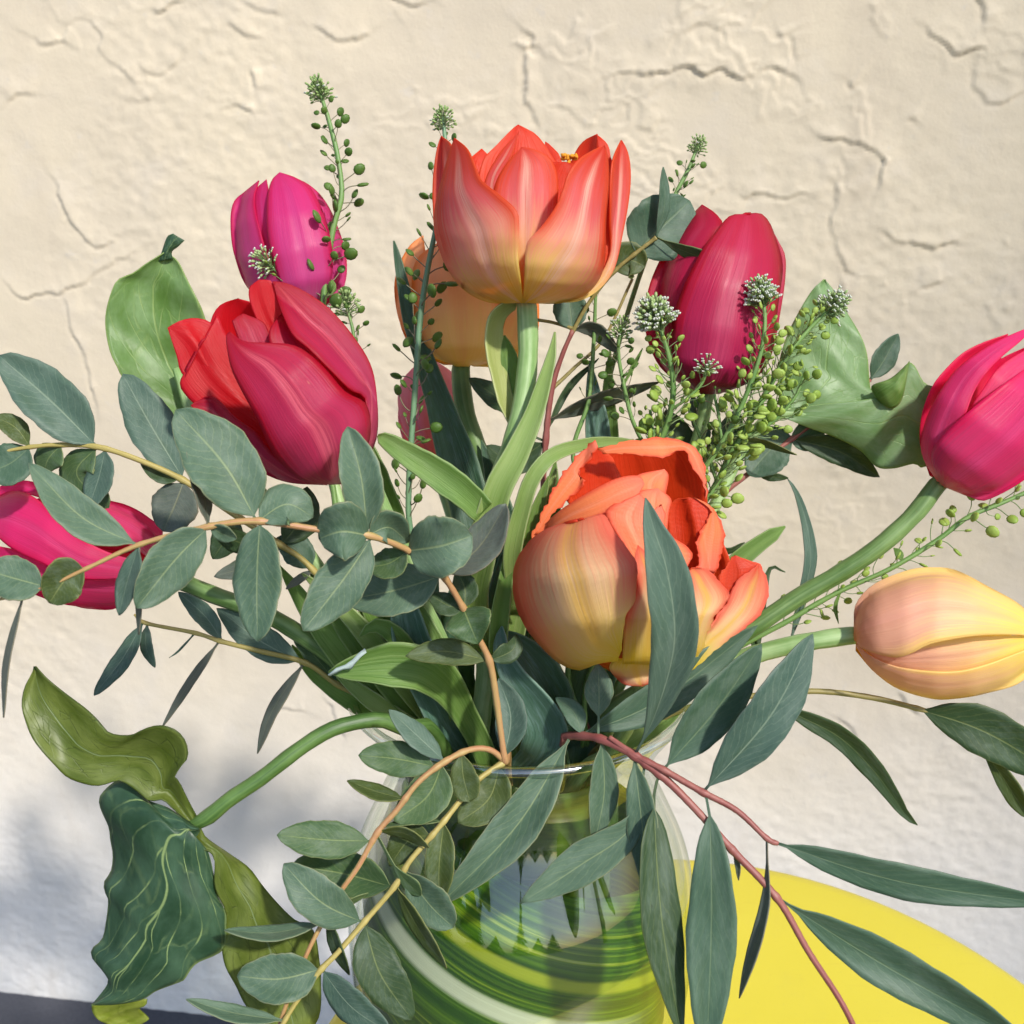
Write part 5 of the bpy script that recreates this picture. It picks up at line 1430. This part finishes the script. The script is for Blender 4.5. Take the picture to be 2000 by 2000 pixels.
branch('eucalyptus branch with broad dark teal leaves behind the slanting cress and the grey green arum', [
 [(1180,1380,90,6),(1290,1150,110,6),(1395,985,125,6),(1475,915,130,5.5),(1540,862,132,5),(1620,805,135,4.5),(1700,742,140,3)],
 [(1290,1150,110,5),(1350,980,80,4),(1385,870,60,4),(1390,860,58,3)],
], [
 ([(1698,744),(1725,706),(1755,652)], 46, 'l', 10, 0.4),
 ([(1545,858),(1640,882),(1718,932)], 52, 'd', 10, 0.3),
 ([(1550,854),(1512,872),(1462,928)], 88, 'l', -10, 0.2, dict(b=0.6)),
 ([(1540,862),(1580,850),(1600,820)], 60, 'l', 10, 0.2),
 ([(1385,872),(1368,822),(1352,772)], 34, 'b', -10, 0.4),
 ([(1388,868),(1470,862),(1556,889)], 15, 'o', -15, 0.8),
 ([(1370,920),(1330,870),(1300,800)], 70, 'd', 20, 0.2),
 ([(1380,900),(1420,860),(1440,800)], 60, 'd', 20, 0.2),
 ([(1475,915),(1500,930),(1540,934)], 18, 'd', 10, 0.5),
 ([(1340,1010),(1410,1075),(1455,1060)], 16, 'd', -10, 0.5),
], [SM_RED, SM_OLV], G1)

branch('single narrow eucalyptus leaf on a short stem standing between the two right hand tulip stems', [
 [(1230,1420,50,5),(1380,1330,35,5),(1480,1285,30,4.5),(1540,1258,28,4)],
], [
 ([(1545,1250),(1574,1145),(1584,1086),(1574,1018),(1556,962),(1539,935)], 24, 'b', 0, 0.4, dict(b=0.8)),
 ([(1480,1285),(1500,1120),(1534,1118)], 14, 'd', 10, 0.5),
 ([(1480,1285),(1470,1190),(1440,1160)], 30, 'd', 10, 0.5),
], SM_OLV, G1)

# ================================================================== pepper cress
sprig('tallest pepper cress sprig, standing in front of the pink tulip', [
 dict(pts=[(700,1180,20,6),(650,950,40,6),(630,700,60,6),(632,580,60,6),(642,500,58,6),(652,440,56,6),(667,385,55,5.5),(664,335,55,5),(655,285,55,5),(641,232,55,4.5),(628,190,55,3.5),(622,172,55,3)], v0=0.53, v1=0.97, count=58, ped=36, head=25, white=0.12, buds=80,
      leaves=[([(645,490),(620,520),(586,562)], 12, 'g'), ([(640,540),(650,560),(622,592)], 14, 'g')]),
 dict(pts=[(632,600,60,3),(590,580,50,3),(560,550,40,3),(530,520,35,3),(516,508,33,2.5)], v0=0.3, v1=0.95, count=8, ped=22, head=26, white=0.6, key='l'),
 dict(pts=[(640,760,50,3.5),(690,700,45,3.5),(690,650,45,3.5),(680,610,45,3),(676,590,45,3)], v0=0.3, v1=0.95, count=16, ped=26, head=28, white=0.3),
], mat=SM_WEED)
sprig('upright pepper cress sprig crossing the apricot tulip left of the tall orange one', [
 dict(pts=[(880,1300,60,6),(830,1130,30,6),(801,1030,15,6),(798,960,10,6),(802,880,5,6),(812,740,0,6),(818,650,0,6),(826,580,0,6),(840,500,0,5.5),(852,440,0,5),(862,360,0,5),(869,280,0,4.5),(866,245,0,4),(864,228,0,3)], v0=0.26, v1=0.975, count=72, ped=36, head=23, white=0.05, buds=76),
], mat=SM_WEEDB)
sprig('small pepper cress tip with budding head above the rose red tulip', [
 dict(pts=[(1080,1250,110,5),(1130,1000,120,5),(1200,700,130,5),(1270,480,130,5),(1313,392,130,4.5),(1328,362,130,4.5),(1346,328,130,4),(1360,292,130,3),(1364,282,130,3)], v0=0.80, v1=0.97, count=34, ped=26, head=19, white=0.04, buds=64, taper=0.5),
], mat=SM_WEED)
sprig('bushy pepper cress sprig with a big white flower head left of the rose red tulip', [
 dict(pts=[(1110,1300,20,6),(1200,1020,0,6),(1290,860,-40,6),(1312,790,-60,6),(1314,740,-70,5.5),(1305,690,-78,5),(1290,645,-84,4),(1278,612,-88,3)], v0=0.45, v1=0.95, count=84, ped=38, head=36, white=0.75, buds=130, open=0.85, key='l'),
 dict(pts=[(1310,800,-58,3),(1340,780,-75,3),(1370,750,-85,3),(1380,722,-90,3),(1382,712,-90,3)], v0=0.2, v1=0.9, count=8, ped=24, head=22, white=0.9, key='l'),
 dict(pts=[(1290,865,-40,4),(1262,870,-40,4),(1235,820,-45,4),(1218,750,-50,4),(1208,690,-55,3.5),(1212,640,-58,3)], v0=0.3, v1=0.98, count=26, ped=26, head=24, white=0.5, leaves=[([(1218,750),(1245,700),(1255,680)], 8, 'm')]),
 dict(pts=[(1240,950,-20,3.5),(1275,880,-40,3.5),(1270,800,-45,3)], v0=0.2, v1=1.0, count=16, ped=30, key='l'),
 dict(pts=[(1190,1040,0,4.5),(1120,900,20,4.5),(1150,780,25,4.5),(1160,660,25,4),(1165,560,20,3),(1180,520,20,2.5)], v0=0.5, v1=1.0, count=16, ped=26),
], mat=SM_WEED)
sprig('pepper cress sprig with a flat white head rising in front of the rose red tulip', [
 dict(pts=[(1150,1320,20,5.5),(1260,1080,-10,5.5),(1400,880,-70,5.5),(1440,810,-85,5),(1470,740,-98,5),(1490,670,-105,4.5),(1494,610,-108,4),(1486,570,-110,3)], v0=0.55, v1=0.96, count=70, ped=36, head=30, white=0.75, buds=110, key='l', open=0.8),
 dict(pts=[(1410,870,-70,3),(1405,820,-75,3),(1395,770,-80,3)], v0=0.2, v1=1.0, count=8, ped=26),
], mat=SM_WEED)
sprig('dense slanting pepper cress sprig lying across the grey green arum leaf', [
 dict(pts=[(1170,1330,30,6),(1280,1130,10,6),(1390,960,-20,6),(1425,890,-30,6),(1460,830,-40,6),(1495,770,-48,6),(1525,715,-54,5.5),(1560,665,-58,5),(1600,622,-60,4.5),(1632,592,-62,3)], v0=0.42, v1=0.97, count=150, ped=38, head=28, white=0.7, buds=100, key='l'),
 dict(pts=[(1440,860,-35,3.5),(1500,830,-40,3.5),(1550,780,-45,3),(1575,720,-50,2.5)], v0=0.1, v1=1.0, count=34, ped=34, key='l'),
 dict(pts=[(1400,940,-20,3.5),(1370,860,-25,3.5),(1345,800,-30,3)], v0=0.1, v1=1.0, count=12, ped=30, key='d'),
], mat=SM_WEED)
sprig('thin pepper cress sprig running out to the right between the magenta and peach tulips', [
 dict(pts=[(1240,1410,40,5.5),(1400,1290,30,5.5),(1540,1212,20,5.5),(1590,1182,18,5.5),(1650,1150,15,5),(1740,1110,12,5),(1830,1055,10,5),(1890,1010,8,5),(1950,985,6,4.5),(2010,958,5,4),(2060,930,5,3)], v0=0.36, v1=0.97, count=58, ped=34, key='l', taper=0,
      leaves=[([(1640,1155),(1632,1185),(1638,1218)], 8, 'g'), ([(1765,1095),(1755,1080),(1745,1070)], 16, 'g')]),
], mat=SM_WEED)

# torn papery skin on the tip of the folded leaf
def torn():
    p = [o for o in bpy.data.objects if o.get('label', '').startswith('bright green leaf folded')][0]
    t = NT('papery_skin'); m = t.out(t.leafy(S(196, 212, 210), 0.6, 0.3, 0.4))
    r = random.Random(5)
    top = [(640,1316),(655,1306),(672,1300),(688,1290),(700,1276),(714,1268)]
    G = []
    for i, (x, y) in enumerate(top):
        d = (3, 6, 8, 13, 15, 10)[i]
        G.append([(x + r.uniform(-2, 2), y + r.uniform(-2, 2), -222), (x + d * 0.2, y + d * 0.5 + r.uniform(-2, 2), -224), (x + d * 0.1 + r.uniform(-5, 5), y + d + r.uniform(-4, 4), -220)])
    V = PN(np.array(G)).reshape(-1, 3)
    mesh_obj('torn_skin', V, grid_faces(len(top), 3, face_camera(V, len(top), 3)), m, p, solid=0.0001)
torn()

# ================================================================== tree behind the camera: mirrored in the vase, its shade touches the right of the wall
def tree():
    c = W0 + WD * 1.62 + Vector((0, 0, 0.62)) + SUN_TO * 6.0
    th = thing('tree', 'leafy tree mirrored in the vase, shading the right side of the wall', 'tree', (c.x, c.y, 0))
    tr = plain_stem('bark', S(84, 70, 56), S(110, 94, 78), 0.9)
    pts = np.array([(c.x, c.y, 0), (c.x + 0.05, c.y, 1.6), (c.x - 0.04, c.y + 0.03, 3.2), (c.x, c.y, c.z + 0.6)])
    W = catmull(pts, 16)
    V, f, uv = tube_data(W, np.linspace(0.14, 0.03, 16), 12)
    mesh_obj('trunk', V, f, tr, th, uv)
    r = random.Random(11)
    for k in range(9):
        a = k * 2.4; z0 = c.z - 1.1 + 0.16 * k
        L = np.array([(c.x, c.y, z0), (c.x + 0.5 * math.cos(a), c.y + 0.5 * math.sin(a), z0 + 0.25), (c.x + 0.95 * math.cos(a), c.y + 0.95 * math.sin(a), z0 + 0.45)])
        V, f, uv = tube_data(catmull(L, 8), np.linspace(0.04, 0.012, 8), 6)
        mesh_obj('limb', V, f, tr, th, uv)
    V, F = [], []
    clumps = []
    for i in range(70):
        while True:
            q = np.array([r.uniform(-1, 1) for _ in range(3)])
            if 0.3 < np.linalg.norm(q) < 1: break
        clumps.append(np.array(c) + q * np.array([1.2, 1.2, 1.35]))
    for cl in clumps:
        for i in range(36):
            o = cl + np.array([r.gauss(0, 0.16) for _ in range(3)])
            d = np.array([r.gauss(0, 1) for _ in range(3)]); d /= np.linalg.norm(d)
            e = np.cross(d, [r.gauss(0, 1) for _ in range(3)]); e /= np.linalg.norm(e)
            b = len(V); s = r.uniform(0.05, 0.09)
            V += [tuple(o - d * s), tuple(o + e * s * 0.45), tuple(o + d * s), tuple(o - e * s * 0.45)]
            F.append((b, b + 1, b + 2, b + 3))
    t = NT('tree_foliage'); m = t.out(t.leafy(S(70, 96, 46), 0.5, 0.3, 0.3, (0.1, 0.18, 0.03, 1)))
    o = mesh_obj('crown', V, F, m, th, smooth=False)
    o['kind'] = 'stuff'
tree()

# conifers behind the camera, seen only mirrored in the shoulder of the vase
def conifers():
    r = random.Random(21)
    tr = plain_stem('conifer_bark', S(70, 56, 46), S(96, 80, 66), 0.9)
    t = NT('conifer_needles'); m = t.out(t.leafy(S(44, 66, 40), 0.6, 0.2, 0.2, (0.05, 0.1, 0.02, 1)))
    for (x, y, h, w) in tuple((a * 1.8, b * 1.8, c * 0.95, e * 1.3) for a, b, c, e in ((-5.2, -4.6, 2.6, 1.6), (-3.3, -6.2, 3.6, 1.5), (-1.9, -6.6, 2.2, 1.4), (-0.1, -7.4, 3.8, 1.3), (1.2, -6.8, 2.1, 1.4), (2.6, -7.6, 2.6, 1.5))):
        th = thing('conifer', 'dark conifer mirrored in the shoulder of the glass vase', 'tree', (x, y, 0), 'conifers mirrored in the vase')
        W = np.array([(x, y, h * q) for q in np.linspace(0, 1, 8)])
        V, f, uv = tube_data(W, np.linspace(0.14, 0.015, 8), 8)
        mesh_obj('trunk', V, f, tr, th, uv)
        V, F = [], []
        for k in range(900):
            q = 0.08 + 0.92 * (k / 900) ** 0.85
            a = k * 2.39996; rad = w * (1 - q) * r.uniform(0.25, 1.0) + 0.03
            o = np.array([x + rad * math.cos(a), y + rad * math.sin(a), h * q - rad * 0.25])
            d = np.array([math.cos(a), math.sin(a), -0.35 + r.uniform(-.2, .2)]); s = r.uniform(0.24, 0.42) * (1.15 - q)
            e = np.array([-math.sin(a), math.cos(a), r.uniform(-.4, .4)])
            b = len(V)
            V += [tuple(o - d * s), tuple(o + e * s * 0.5), tuple(o + d * s), tuple(o - e * s * 0.5)]
            F.append((b, b + 1, b + 2, b + 3))
        c = mesh_obj('crown', V, F, m, th, smooth=False)
        c['kind'] = 'stuff'
conifers()
